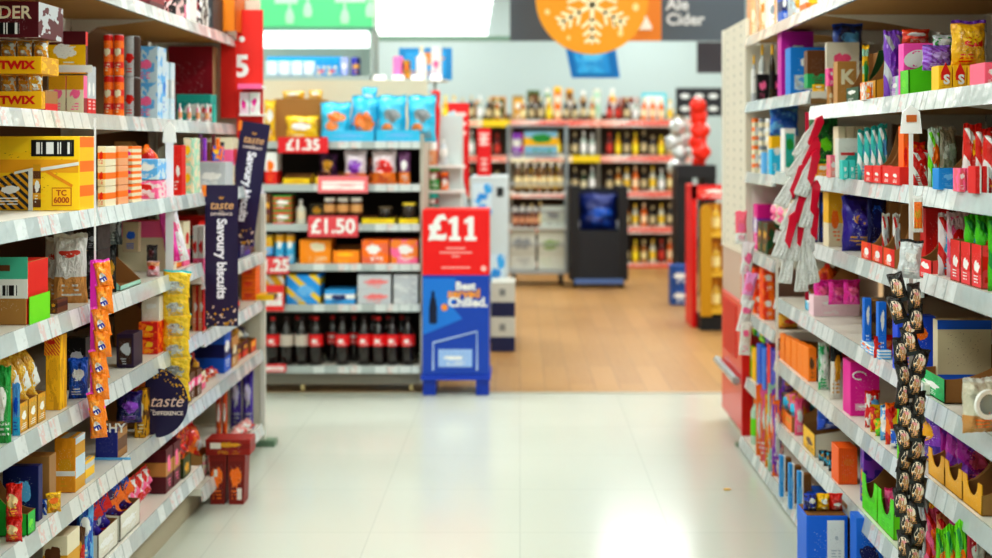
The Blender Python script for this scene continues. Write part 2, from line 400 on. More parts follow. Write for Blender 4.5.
def build(kind, w, h, d, a, name=None, **kw):
    """a = material (or tuple of pack() arguments)"""
    m = pack(*a, foil=(1 if kind == 'bag' else 0)) if isinstance(a, tuple) else a
    if kind == 'box': return carton(w, h, d, m, name or 'carton', **kw)
    if kind == 'bag':
        t = min(d, w*.75); k = dict(kw); k.setdefault('sealm', mat(a[0] if isinstance(a, tuple) else 'silver', .3, .3)); k.setdefault('logom', mat(a[2] if isinstance(a, tuple) else 'white', .35))
        return bag(w, h, t, m, name=name or 'snack_bag', **k)
    if kind == 'tray': return tray(w, h, d, m, name=name or 'display_tray', **kw)
    if kind == 'jar': return jar(h, min(w, d)/2, m, kw.pop('lid', mat('gold')), kw.pop('lab', None), name=name or 'jar')
    if kind == 'can':
        root = empty(name or 'can'); r = min(w, d)/2; bm = bmesh.new(); lathe(bm, [(0,0),(r*.9,0),(r,.03*h),(r,.95*h),(r*.88,h),(0,h*.98)], 16); mesh('can_body', bm, m, root, smooth=False)
        bm = bmesh.new(); lathe(bm, [(0,h*.97),(r*.9,h*.97),(r*.9,h*1.005),(0,h*1.005)], 16); mesh('lid', bm, kw.get('lid', mat('silver', .3, .8)), root); return root
    if kind == 'bottle':
        return bottle(h, min(w, d)/2, m, kw.get('lab', mat('white')), kw.get('cap', mat('white')), name or 'bottle', kw.get('shape', 'soda'))
def TB(sd, lv, x0, x1, yt, traylook, ta, baglook, ba, n=1, d=.3, front=.35, sb=.02, bagtop=1.0, nb=2, rows=2, **kw):
    """a display tray with bags standing in it"""
    side_ = sd
    Xf, Yc, W, Ht, h0 = slot(side_, lv, x0, x1, yt, sb)
    pl = '%s %s' % ('left-side' if side_ < 0 else 'right-side', (LW if side_ < 0 else RW)[lv])
    occ(sd, lv, x0, x1); occ(sd, lv, x0, x0 - 12 if sd < 0 else x0); occ(sd, lv, x1, x1 + 12 if sd > 0 else x1); NBS.append((None, sd, lv, Yc - W/2, W, h0, h0 + Ht, Xf, Xf + d))
    Wi = W/n; t0 = b0 = None
    for i in range(n):
        j = (i + .5)*Wi - W/2
        if t0 is None:
            t0 = o = tray(Wi - .006, Ht, d, pack(*ta), front=front, **kw)
        else: o = copytree(t0)
        put(o, side_, Xf, Yc + j, d, h0 + EPS); reg(o, traylook, pl, Yc + j, 'display tray')
        if baglook:
            bt = (d - .02)/rows
            for q in range(nb):
                for r in range(rows):
                    bw = (Wi - .02)/nb
                    if b0 is None:
                        b0 = b = bag(bw, Ht*bagtop*.96, bt*.9, pack(*ba, foil=1), mat(ba[0], .3, .3), mat(ba[2], .35), seed=(q + r) % 6)
                    else: b = copytree(b0)
                    put(b, side_, Xf + .01 + r*bt, Yc + j + (q + .5)*bw - nb*bw/2, bt, h0 + .006)
                    reg(b, baglook + ('' if r == 0 else ' in back row'), pl, Yc + j + (q + .5)*bw - nb*bw/2, 'snack bag')
# ------------------------------------------------------------------ the room
def floor_tile():
    N = NT('polished_vinyl_floor'); tc = N.n('ShaderNodeTexCoord')
    br = N.n('ShaderNodeTexBrick'); N.l(tc.outputs['Object'], br.inputs['Vector']); br.offset = 0
    for k, v in (('Scale', 1), ('Mortar Size', .003), ('Brick Width', .6), ('Row Height', .6), ('Mortar Smooth', .4)): br.inputs[k].default_value = v
    br.inputs['Color1'].default_value = lin('c6ccc0'); br.inputs['Color2'].default_value = lin('c3c9bd'); br.inputs['Mortar'].default_value = lin('b6bcb2')
    n = N.n('ShaderNodeTexNoise'); n.inputs['Scale'].default_value = 1.6; n.inputs['Detail'].default_value = 5; N.l(tc.outputs['Object'], n.inputs['Vector'])
    N.l(N.mix(N.math('MULTIPLY', n.outputs[0], .35), br.outputs['Color'], lin('cbcfc2')), N.b.inputs['Base Color'])
    N.l(N.math('ADD', N.math('MULTIPLY', n.outputs[0], .1), .12), N.b.inputs['Roughness']); N.b.inputs['Coat Weight'].default_value = .08; N.b.inputs['Specular IOR Level'].default_value = .3; N.b.inputs['Coat Roughness'].default_value = .12
    bp = N.n('ShaderNodeBump'); bp.inputs['Strength'].default_value = .05; bp.inputs['Distance'].default_value = .01; N.l(n.outputs[0], bp.inputs['Height']); N.l(bp.outputs[0], N.b.inputs['Normal'])
    return N.m
def wood():
    N = NT('oak_effect_planks'); tc = N.n('ShaderNodeTexCoord'); mp = N.n('ShaderNodeMapping'); mp.inputs['Rotation'].default_value = (0, 0, R(90)); N.l(tc.outputs['Object'], mp.inputs[0])
    br = N.n('ShaderNodeTexBrick'); N.l(mp.outputs[0], br.inputs['Vector'])
    for k, v in (('Scale', 1), ('Mortar Size', .004), ('Brick Width', 1.2), ('Row Height', .16)): br.inputs[k].default_value = v
    br.inputs['Color1'].default_value = lin('ae8450'); br.inputs['Color2'].default_value = lin('987040'); br.inputs['Mortar'].default_value = lin('8a6a42')
    m2 = N.n('ShaderNodeMapping'); m2.inputs['Scale'].default_value = (14, 1, 1); N.l(tc.outputs['Object'], m2.inputs[0])
    n = N.n('ShaderNodeTexNoise'); n.inputs['Scale'].default_value = 3; N.l(m2.outputs[0], n.inputs['Vector'])
    N.l(N.mix(N.math('MULTIPLY', n.outputs[0], .5), br.outputs['Color'], lin('ba9462')), N.b.inputs['Base Color']); N.b.inputs['Roughness'].default_value = .38
    return N.m
def S(name, dims, m, kind='structure'):
    o = boxobj(name, dims, m); o['kind'] = kind; return o
wallm = mat('b2c4c4', .7, bump=.05)
S('floor', (-9, 9, -4, 7.48, -.1, 0), floor_tile())
S('floor_wood', (-9, 9, 7.52, 18.5, -.1, 0), wood())
S('trim_1', (-9, 9, 7.48, 7.52, -.1, .004), mat('b9b6a4', .3, .3))
S('wall_back', (-9, 9, 18, 18.2, 0, 4.3), wallm); S('wall_front', (-9, 9, -4.2, -4, 0, 4.3), wallm)
S('wall_left', (-9.2, -9, -4.2, 18.2, 0, 4.3), wallm); S('wall_right', (9, 9.2, -4.2, 18.2, 0, 4.3), wallm)
S('ceiling', (-9.2, 9.2, -4.2, 18.2, 4.3, 4.4), mat('e8ece8', .8))
S('baseboard_back', (-9, 9, 17.96, 18, 0, .12), mat('8f9a98', .5))
# ceiling light fittings, each carrying a real area light
k = 0
for X in (-5.0, -1.5, 1.75, 5.0):
    for Y in (-1.5, 1.6, 4.7, 7.8, 10.9, 14.0, 16.6):
        t = empty('ceiling_light', (X, Y, 4.3))
        boxobj('housing', (-.65, .65, -.22, .22, -.07, -.001), mat('e8ece8', .5), t)
        boxobj('diffuser', (-.6, .6, -.17, .17, -.082, -.0705), mat('ffffff', .4, emit=6), t)
        tag(t, None, 'ceiling light', 'recessed strip lights across the shop ceiling')
        t['label'] = 'long white ceiling strip light fixed above the shop floor'
        L = bpy.data.lights.new('strip_lamp', 'AREA'); L.shape = 'RECTANGLE'; L.size = 1.2; L.size_y = .4; L.energy = 48; L.color = (.97, 1, .985)
        link('strip_lamp', L, t, (0, 0, -.1))

# ------------------------------------------------------------------ gondola shelving
STEEL = mat('e9e6da', .35); UNDER = mat('b08444', .6); BACK = mat('6a4820', .75)  # brown of the shelf shadows is put into the underside and back panel colours
def shelving(side, Y0, Y1, heights, xs, label, top=2.34, depth=.44, name='shelving_unit', rail=True):
    """one bay; xs = distance of each shelf lip from the aisle middle"""
    w = Y1 - Y0; root = empty(name, (side*1.9, (Y0+Y1)/2, 0), R(90) if side < 0 else R(-90))
    tag(root, label, 'shelving')
    bx = 1.9                                        # back plane; local y = X distance from it, towards aisle negative
    boxobj('back_panel', (-w/2, w/2, .0, .02, 0, top), BACK, root)
    for s in (-1, 1):
        bm = bmesh.new(); addbox(bm, s*w/2 - .015 if s > 0 else -w/2 - .0, s*w/2 if s > 0 else -w/2 + .015, -.04, 0, 0, top)
        for q in range(22): addbox(bm, s*w/2 - (.012 if s > 0 else -.006), s*w/2 - (.006 if s > 0 else -.012), -.0406, -.039, .2 + q*.09, .24 + q*.09, mi=1)
        mesh('upright', bm, [STEEL, mat('3a3a38')], root)
    y0 = -(bx - xs[0])
    boxobj('base_plinth', (-w/2, w/2, y0 + .06, -.02, 0, max(.012, heights[0] - .035)), mat('b8ae94', .5), root)
    for h, X in zip(heights, xs):
        yf = -(bx - X)
        bm = bmesh.new(); addbox(bm, -w/2 + .002, w/2 - .002, yf + .004, -.02, h - .028, h); 
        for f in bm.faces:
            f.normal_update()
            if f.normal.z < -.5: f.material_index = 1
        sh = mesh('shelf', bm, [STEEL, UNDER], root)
        bm = bmesh.new(); pts = [(yf - .012, max(.002, h - .05)), (yf + .004, max(.002, h - .05)), (yf + .004, h + .004), (yf + .001, h + .004)]
        prism(bm, pts, -w/2 + .003, w/2 - .003, 'x'); mesh('price_rail', bm, rail_mat(), sh)
        for s in (-1, 1):
            bm = bmesh.new(); prism(bm, [(yf + .05, h - .03), (-.045, h - .03), (-.045, h - .13), (yf + .3, h - .06)], s*(w/2 - .012), s*(w/2 - .009), 'x'); mesh('bracket', bm, STEEL, sh)
    return root
lx = [1.32]*5 + [1.46]*2
shelving(-1, 2.5, 3.74, LH, lx, 'cream steel shelving bay nearest on the left of the aisle')
shelving(-1, 3.74, 4.98, LH, lx, 'cream steel shelving bay in the middle of the left run')
shelving(-1, 4.98, 6.15, LH3, lx, 'cream steel shelving bay at the far end of the left run')
rx = RX
shelving(1, 2.3, 3.45, [.06,.30,.60,.83,1.18,1.427,1.70,2.10], rx, 'steel shelving bay nearest on the right of the aisle, behind the biscuit strip')
shelving(1, 3.45, 4.8, RH, rx, 'steel shelving bay in the middle of the right run, with chocolate trays')
shelving(1, 4.8, 5.45, RH[:6] + [1.765, 2.10], rx, 'narrow steel shelving bay behind the red and white hanging bags')
shelving(1, 5.45, 6.15, [h for h in RFAR if h], [1.13] + [1.16]*6, 'narrow steel shelving bay at the far end of the right run')
# end frame on the left run
t = empty('gondola_end_frame', (-1.6, 6.20, 0)); tag(t, 'cream metal end frame closing the far end of the left shelving', 'shelving frame')
boxobj('post', (.26, .285, -.012, .012, 0, 1.30), STEEL, t); boxobj('end_panel', (-.29, .258, -.008, .008, .05, 2.3), mat('d8d2bf', .5), t); boxobj('foot', (.2, .34, -.04, .04, 0, .03), mat('6f8a72', .4), t)
boxobj('post', (-.33, -.29, -.012, .012, 0, 2.3), STEEL, t)

# red promotional boards at the far end of the left run
def at(x, y, Y): return ((x - VX)*Y/FPX, Y, CH + (VY - y)*Y/FPX)
def board(name, x0, x1, y0, y1, Y, m, label, cat='sign', th=.012, tilt=0, parts=None):
    a = at(x0, y1, Y); b = at(x1, y0, Y); t = empty(name, ((a[0]+b[0])/2, Y, (a[2]+b[2])/2)); w = b[0]-a[0]; h = b[2]-a[2]
    t.rotation_euler = (0, tilt, 0); boxobj('board', (-w/2, w/2, -th/2, th/2, -h/2, h/2), m, t); tag(t, label, cat); return t, w, h
t, w, h = board('promotional_board', 237, 263, 10, 140, 6.13, mat('e42a20', .5), 'tall red price board with white figures at the far end of the left shelving')
text('5', .15, t, (-.04, -.007, .04), bold=.006); text('.', .15, t, (-.04, -.007, .22), bold=.006)
t, w, h = board('end_divider', 221, 236.5, 41, 118, 6.12, mat('e8281c', .5), 'red divider board closing the far end of the left sixth shelf', 'divider')
t, w, h = board('end_divider', 214, 236, -12, 31, 6.0, mat('f58a12', .5), 'orange divider board standing at the far end of the left top shelf', 'divider')
boxobj('edge_strip', (w/2 - .004, w/2, -.02, .3, -h/2, h/2), mat('d86a10'), t)
# small shelf and packets on the far red board
t = empty('bracket_shelf', at(251, 87, 6.07)); tag(t, 'small white two-tier shelf fixed to the red price board', 'shelf')
boxobj('shelf_board', (-.055, .065, -.05, .05, -.008, .006), mat('white'), t); boxobj('lip', (-.055, .065, -.056, -.05, -.012, .014), mat('pink'), t); boxobj('shelf_board', (-.055, .065, -.03, .05, -.146, -.138), mat('white'), t)
for dx, c, nm in ((-.03, 'f0d8e0', 'pale pink slim carton hanging below the white bracket shelf'), (.02, 'e6e6e0', 'white slim carton below the bracket shelf on the red board')):
    p = at(251, 87, 6.07); b = carton(.045, .11, .04, pack(c, 'white', 'magenta', 'band'), 'slim_carton'); b.location = (p[0]+dx, 6.07, p[2] - .1375); tag(b, nm, 'box')

# ------------------------------------------------------------------ right end: pegboard end panel over a red unit
def peg():
    N = NT('perforated_panel'); tc = N.n('ShaderNodeTexCoord'); sp = N.n('ShaderNodeSeparateXYZ'); N.l(tc.outputs['Object'], sp.inputs[0])
    fy = N.math('FRACT', N.math('MULTIPLY', sp.outputs[1], 1/.2)); fz = N.math('FRACT', N.math('MULTIPLY', sp.outputs[2], 1/.05))
    g = N.math('MULTIPLY', N.math('MULTIPLY', N.math('GREATER_THAN', fy, .46), N.math('LESS_THAN', fy, .54)), N.math('MULTIPLY', N.math('GREATER_THAN', fz, .3), N.math('LESS_THAN', fz, .65)))
    N.l(N.mix(g, lin('dcd6c4'), lin('6f7a70')), N.b.inputs['Base Color']); N.b.inputs['Roughness'].default_value = .5; return N.m
t = empty('end_display_unit', (1.45, 6.6, 0)); tag(t, 'cream perforated end unit at the far end of the right shelving', 'display unit')
boxobj('perforated_side', (-.29, -.26, -.43, .2, .99, 2.2), peg(), t)
boxobj('back_panel', (-.26, .4, -.43, -.40, .99, 2.2), STEEL, t); boxobj('front_post', (-.30, -.255, .2, .24, .99, 2.2), STEEL, t)
for z in (1.1, 1.45, 1.8): boxobj('shelf', (-.255, .4, -.39, .2, z, z+.03), STEEL, t)
t = empty('red_chest_unit', (1.45, 6.55, 0)); tag(t, 'red lower side of the end unit with a silver bumper rail, right of the aisle', 'display unit')
bm = bmesh.new(); addbox(bm, -.305, .4, -.36, .26, .06, .74, bev=.008); mesh('unit_body', bm, mat('e03430', .35, coat=.4), t); boxobj('beige_cabinet', (-.30, .4, -.355, .255, .7405, .985), mat('c9ae9c', .45), t)
boxobj('side_inset', (-.309, -.3045, -.2, .2, .42, .7), mat('cc1410', .4), t)
boxobj('corner_post', (-.31, -.26, -.39, -.362, 0, .97), mat('d80e0c', .4), t); boxobj('top_trim', (-.31, .4, -.37, .27, .9855, .9895), mat('d8cbb8'), t)
bm = bmesh.new(); tube(bm, [(-.33, -.34, .33), (-.33, .27, .33)], .022, 8); mesh('bumper_rail', bm, mat('d6dde0', .2, .7), t)
boxobj('kick_plate', (-.27, .4, -.34, .24, 0, .059), mat('cfc8b4'), t)
boxobj('foot', (-.34, -.22, -.39, -.35, 0, .02), mat('86957f'), t)
def NB(sd, lv, xf, xd, yt, look, a, run=.13, sa=None, kind='box', n=1, tiers=1, sb=.02, ybase=None, name=None, cat=None, yaw=0, ends=None, **kw):
    """things turned to face down the aisle: near front corner at station xf, face reaching back into the shelf as far as xd"""
    side = sd; Xf = (LX if side < 0 else RX)[lv] + sb; Y = Xf*FPX/abs(xf - VX); W = abs(xd - xf)*Y/FPX
    h0 = levelH(side, lv, Y + .02)
    if ybase is not None: h0 = max(h0, CH + (VY - ybase)*Y/FPX)
    H = CH + (VY - yt)*Y/FPX - h0; H = max(.03, H); wi = W/n; hi = H/tiers
    m = None; out = []; base = None; occ(side, lv, xf, xd); occ(side, lv, xf, VX + side*Xf*FPX/(Y + run)*1.0)
    if sb > .05: occ(side, lv, xf, xf - side*sb*FPX/Y)
    if sa is not None: kw['side'] = pack(*sa) if isinstance(sa, tuple) else sa
    pl = '%s %s' % ('left-side' if side < 0 else 'right-side', (LW if side < 0 else RW)[lv])
    for t in range(tiers):
        for i in range(n):
            if base is None: base = o = build(kind, wi - .003, hi - 2*EPS, run, a, name, **kw)
            else: o = copytree(base)
            o.location = (side*(Xf + (i + .5)*wi), Y + run/2 + (rnd.random()*.008 if n > 1 else 0), h0 + t*hi + EPS); o.rotation_euler = (0, 0, R(yaw)*side)
            NBS.append((o, side, lv, Y, run, h0 + t*hi, h0 + (t+1)*hi, Xf + i*wi, Xf + (i+1)*wi))
            lk = look if tiers == 1 else ({0: 'lower', tiers-1: 'upper'}.get(t, 'middle')) + ' ' + look
            r = reg(o, lk, pl, Xf + i*wi if n > 1 else Y, cat or CATS.get(kind, 'package'), ends='aisle side' if n > 1 else 'near end'); out.append(o)
    return out
_reg = reg
def reg(o, look, place, key, cat, group=None, ends='near end'): return _reg(o, look, place, key, cat, group, ends)
def lab(o, s, size, z, m='white', bold=.0, x=0, d=None, xs=1.0, rot=None):
    """lettering on the printed front of a package"""
    ys = [v.co.y for c in o.children if c.type == 'MESH' for v in c.data.vertices]; y = min(ys) if d is None else -d
    return text(s, size, o, (x, y - .002, z), m=mat(m), bold=bold, xs=xs)

# ================================================================== LEFT SIDE
L = -1
# top shelf
NB(L, 6, 150, 108, -12, 'dark red boxed bottle set', ('maroon', 'darkred', 'white', 'band'), run=.2)
NB(L, 6, 176, 158, -14, 'pink carton with black print', ('f2c8c8', 'black', 'darkred', 'blob'), run=.14)
NB(L, 6, 190, 177, -10, 'rose and white slim carton', ('pink', 'white', 'black', 'side'), run=.12)
NB(L, 6, 202, 191, -8, 'white carton with black figure', ('white', 'black', 'darkred', 'blob'), run=.12)
NB(L, 6, 213, 203, -6, 'plain grey carton', ('darkgrey', 'darkgrey', 'grey', 'plain'), run=.2)
I(L, 6, 'box', 20, 100, -40, 'tall brown carton', ('brown', 'maroon', 'gold', 'band'), n=5, d=.3)
# sixth shelf
for q in (0, 1):
    o = NB(L, 5, 42, -8, 91 - q*35, 'yellow carton tray of chocolate bars, ' + ('lower', 'upper')[q], ('ffc010', 'f8b410', 'ffc010', 'plain'), run=.14, ybase=109 - q*35, sa=('gold', 'yellow', 'white', 'blob'))[0]
    lab(o, 'TWIX', .034, .026, 'red', .0016, x=.0, xs=1.2)
    NB(L, 5, 41, -8, 74 - q*35, 'gold wrapped chocolate bar multipack, ' + ('lower', 'upper')[q], ('f0a828', 'white', 'gold', 'blob'), run=.12, ybase=92 - q*35, kind='bag', n=3)
o = NB(L, 5, 39, -20, 1, 'maroon carton with pale lettering', ('maroon', 'maroon', 'darkred', 'plain'), run=.2, ybase=37.5, sa=('silver', 'maroon', 'white', 'blob'))[0]
lab(o, 'KINDER', .055, .075, 'cream', .001, x=-.03); boxobj('barcode', (-.1, .03, -.1025, -.1005, .01, .045), barcode_mat(), o)
NB(L, 5, 46, 40, 90, 'red-topped slim snack carton', ('card', 'red', 'white', 'low'), run=.1)
NB(L, 5, 84, 48, 75, 'gold and cream carton with pink print', ('cream', 'gold', 'pink', 'high'), run=.16, n=2, sa=('pink', 'darkred', 'white', 'low'))
o = NB(L, 5, 86, 40, 31, 'maroon and yellow open carton', ('yellow', 'maroon', 'white', 'high'), run=.18, ybase=74, sa=('maroon', 'red', 'white', 'high'))[0]
lab(o, 'DER', .042, .12, 'cream', .001, x=-.04); 
boxobj('white_band', (-.13, .1, -.0925, -.0895, .005, .03), mat('white'), o)
I(L, 5, 'box', 88, 97, 66, 'red and silver slim carton', ('silver', 'red', 'white', 'low'), n=2, d=.14)
NB(L, 5, 118, 97, 33, 'wrapped pack of orange and red drums', ('orange', 'red', 'cream', 'grid'), run=.13, tiers=2, n=2, kind='can', lid=mat('silver', .3, .5))
NB(L, 5, 136, 119, 35, 'clear wrapped drum with red band', ('silver', 'choc', 'red', 'side'), run=.12, tiers=2, n=1, kind='can', lid=mat('silver', .3, .5))
NB(L, 5, 158, 134, 46, 'pale blue boxed pudding', ('sky', 'pale', 'pink', 'blob'), run=.16, tiers=2, sa=('pale', 'sky', 'white', 'blob'))
I(L, 5, 'box', 159, 166, 54, 'pale blue slim carton', ('pale', 'sky', 'blue', 'band'), n=2, d=.1)
I(L, 5, 'box', 167, 176, 62, 'pale grey slim carton', ('pale', 'silver', 'white', 'band'), n=2, d=.1)
o = NB(L, 5, 213, 168, 46, 'large dark red gift carton', ('a0142c', '8a1024', 'a0142c', 'plain'), run=.1, sb=.1, sa=('e8c89a', 'd8a878', 'orange', 'blob'))[0]
NB(L, 5, 211, 176, 94, 'teal and white small tray carton', ('teal', '0f9a9a', 'white', 'band'), run=.12, sb=.05)
for q in (0, 1, 2, 3): NB(L, 5, 181 + q*9, 176 + q*9, 103, 'white and pink tiny bottle', ('white', 'white', 'pink', 'high'), run=.05, kind='bottle', lab=mat('peach'), cap=mat('white'), shape='wine')
NB(L, 5, 214, 200, 104, 'teal and red little carton', ('white', 'teal', 'red', 'side'), run=.05, sb=.005, n=2)
# fifth shelf
o = NB(L, 4, 80, -14, 136, 'large yellow biscuit carton, striped cut-out', ('ffd21c', 'ffd21c', 'ffcc10', 'plain'), run=.13, sa=('yellow', 'orange', 'maroon', 'grid'))[0]
W = .29; boxobj('barcode_frame', (-.005, .125, -.0665, -.065, .165, .215), mat('black'), o); boxobj('barcode', (.003, .117, -.0675, -.066, .172, .208), barcode_mat(), o)
boxobj('amber_band', (-.145, .138, -.0658, -.064, .115, .155), mat('f0a818'), o)  # amber band across the carton front, above mid height
bm = bmesh.new(); prism(bm, [(-.143, .004), (-.01, .004), (-.01, .128), (-.05, .118), (-.143, .085)], -.069, -.066, 'y'); mesh('striped_panel', bm, pack('202430', 'gold', 'white', 'stripes', marks=.6), o)
bm = bmesh.new(); prism(bm, [(-.012, .0), (.0, .0), (.0, .13), (-.055, .118), (-.055, .11), (-.012, .12)], -.071, -.066, 'y'); mesh('white_edge', bm, mat('e8e8e0'), o)
boxobj('cut_out', (.001, .024, -.067, -.0655, .01, .14), pack('brown', 'gold', 'white', 'grid'), o)
bm = bmesh.new(); prism(bm, [(.025, .12), (.14, .138), (.14, .148), (.025, .13)], -.069, -.0655, 'y'); mesh('white_band', bm, mat('e8e8e0'), o)
boxobj('code_frame', (.058, .118, -.067, -.0655, .014, .07), mat('c87a10'), o); boxobj('code_panel', (.061, .115, -.068, -.0665, .017, .067), mat('ffc814'), o)
text('TC', .024, o, (.088, -.069, .053), m=mat('c05a10'), bold=.0006); text('6000', .024, o, (.088, -.069, .031), m=mat('c05a10'), bold=.0006)
bm = bmesh.new(); prism(bm, [(.04, .115), (.048, .121), (.122, .078), (.118, .07)], -.067, -.0655, 'y'); mesh('orange_flash', bm, mat('e89010'), o)
NB(L, 4, 106, 97, 146, 'peach and red small carton', ('cream', 'orange', 'red', 'band'), run=.1, tiers=3)
NB(L, 4, 119, 107, 146, 'peach and red small carton', ('peach', 'orange', 'pink', 'band'), run=.1, tiers=3)
NB(L, 4, 133, 120, 146, 'peach and red small carton', ('cream', 'orange', 'magenta', 'grid'), run=.1, tiers=3)
NB(L, 4, 158, 134, 159, 'pale blue wide packet', ('sky', 'pale', 'white', 'blob'), run=.12, ybase=180)
NB(L, 4, 158, 136, 180.5, 'pink and white wide packet', ('f4d8d8', 'pink', 'red', 'blob'), run=.12)
o = NB(L, 4, 182, 173, 145, 'red slim carton with white spot', ('red', 'red', 'white', 'plain'), run=.06)[0]
NB(L, 4, 194, 183, 138, 'cream and green carton with yellow print', ('cream', 'mint', 'yellow', 'blob'), run=.1, tiers=2)
NB(L, 4, 226, 196, 162, 'clear crate of party wands', ('silver', 'pale', 'white', 'plain'), run=.14)
for q in range(6): NB(L, 4, 201 + q*4.4, 198 + q*4.4, 134 + (q % 3)*4, 'coloured party wand', mat(['5a2a5a', 'violet', 'brown', 'maroon', 'orange', 'darkgrey'][q]), run=.03, ybase=161, sb=.06)
NB(L, 4, 222, 212, 146, 'orange and blue packet', ('orange', 'blue', 'yellow', 'blob'), run=.05, ybase=161, sb=.01)
# fourth shelf
o = NB(L, 3, 27, -14, 262, 'teal and brown carton with cut handle', ('b08040', 'b08040', 'b08040', 'plain'), run=.15, sa=('red', 'e81c24', 'e81c24', 'plain'))[0]
ww = .058
boxobj('teal_band', (-.06, ww, -.0765, -.075, .125, .185), mat('4cb898'), o); boxobj('white_band', (-.06, ww, -.0765, -.075, .072, .125), mat('e8e8e0'), o)
boxobj('hand_hole', (-.045, .01, -.0775, -.0755, .147, .163), mat('brown'), o); boxobj('barcode', (-.056, .03, -.0775, -.0762, .08, .108), barcode_mat(), o)
boxobj('green_corner', (ww+.001, ww+.0035, -.07, .07, .0, .075), mat('lime'), o)
for q, (x1, x0) in enumerate(((86, 52), (70, 40))):
    NB(L, 3, x1, x0, 234 + q*4, 'white snack bag with red script', ('e8e6e0', 'd89a50', 'e8e6e0', 'low'), run=.08, kind='bag', logom=mat('d8402c', .4), logo=(.5, .72, .34, .05), sealm=mat('cfc8b8', .3), sb=.02 + .06*q, yaw=-8)
NB(L, 3, 58, 49, 300, 'brown biscuit pack', ('brown', 'choc', 'gold', 'band'), run=.08)
NB(L, 3, 98, 86, 226, 'black carton with white barcode print', ('262626', 'black', 'grey', 'blob'), run=.12, tiers=3)
NB(L, 3, 114, 99, 246, 'black coffee-coloured snack bag', ('black', '2a2420', 'gold', 'blob'), run=.1, kind='bag', sealm=mat('black'))
o = I(L, 3, 'tray', 120, 141, 247, 'pale green open display box', ('a8dcc8', '98d0bc', 'c0e8d8', 'plain'), d=.16, curve=False, front=.12, side=mat('9cd8c4'))
NB(L, 3, 139, 122, 222, 'beige display card with blue figure', ('c8b090', 'b8a080', 'blue', 'plain'), run=.03, sb=.12, ybase=252)
NB(L, 3, 156, 142, 262, 'pink and white bag of sweets', ('f0c8d0', 'peach', 'red', 'high'), run=.1, kind='bag')
NB(L, 3, 154, 142, 246, 'dark round snack bag', ('darkgrey', 'black', 'maroon', 'blob'), run=.1, kind='bag', ybase=263, sb=.06)
NB(L, 3, 204, 192, 226, 'white and red slim carton', ('white', 'pink', 'red', 'low'), run=.08, n=2)
NB(L, 3, 118, 101, 205, 'grey paper bag on dark cartons', ('grey', 'darkgrey', 'silver', 'blob'), run=.1, kind='bag', ybase=246, sb=.1)
# third shelf
NB(L, 2, 8, -8, 368, 'green crisp bag', ('green', '2ab050', 'white', 'blob'), run=.06, kind='bag', sb=0)
I(L, 2, 'box', 8.5, 11, 375, 'narrow blue carton edge', ('blue', 'navy', 'white', 'plain'), d=.15)
NB(L, 2, 19, 10, 384, 'light blue snack bag', ('sky', 'cyan', 'blue', 'low'), run=.07, kind='bag', sb=.01)
TB(L, 2, 19, 46, 354, 'gold display tray with blue scroll print', ('gold', 'c89a30', 'white', 'blob'), 'gold foil biscuit bag', ('f0c040', 'gold', 'white', 'blob'), n=3, d=.2, front=.4, nb=1, rows=2, bagtop=1.05)
o = NB(L, 2, 61, 45, 335, 'tall yellow carton with red script', ('ffc020', 'gold', 'f0b020', 'blob'), run=.05, sa=('gold', 'yellow', 'red', 'blob'))[0]
boxobj('red_script', (-.025, .02, -.0265, -.0245, .16, .22), pack('ffc020', 'e0502c', 'd83020', 'stripes'), o)
NB(L, 2, 86, 64, 338, 'dark plum carton behind blue bag', ('plum', 'black', 'silver', 'high'), run=.1, sb=.05)
NB(L, 2, 84, 64, 360, 'blue crinkled chocolate bag', ('blue', '0c3c9c', 'white', 'blob'), run=.07, kind='bag', sb=.0, yaw=-15)
NB(L, 2, 134, 116, 334, 'dark plum display carton', ('plum', 'choc', 'silver', 'frame'), run=.1)
NB(L, 2, 160, 141, 296, 'white carton with small barcode', ('e8e0d0', 'd8c8a8', 'white', 'plain'), run=.1, ybase=322)
NB(L, 2, 158, 138, 322, 'red and orange snack carton', ('red', 'orange', 'yellow', 'blob'), run=.1, tiers=2)
I(L, 2, 'bag', 100, 114, 340, 'maroon and gold snack bag', ('maroon', 'brown', 'gold', 'blob'), n=3, d=.1)
NB(L, 2, 204, 192, 286, 'red and white slim box', ('peach', 'red', 'white', 'side'), run=.06, n=2)
TB(L, 2, 207, 226, 332, 'dark green display tray', ('dgreen', 'dgreen', 'green', 'plain'), None, None, d=.25, front=.5)
NB(L, 2, 226, 204, 352, 'white sloping open carton', ('e8e8dc', 'cream', 'white', 'plain'), run=.16)
NB(L, 2, 256, 241, 266, 'orange round-edged box', ('orange', 'e85a10', 'red', 'grid'), run=.12, tiers=3)
NB(L, 2, 274, 250, 324, 'yellow and brown carton jutting out', ('yellow', 'gold', 'yellow', 'plain'), run=.1, sb=-.07, sa=('gold', 'brown', 'gold', 'side'))
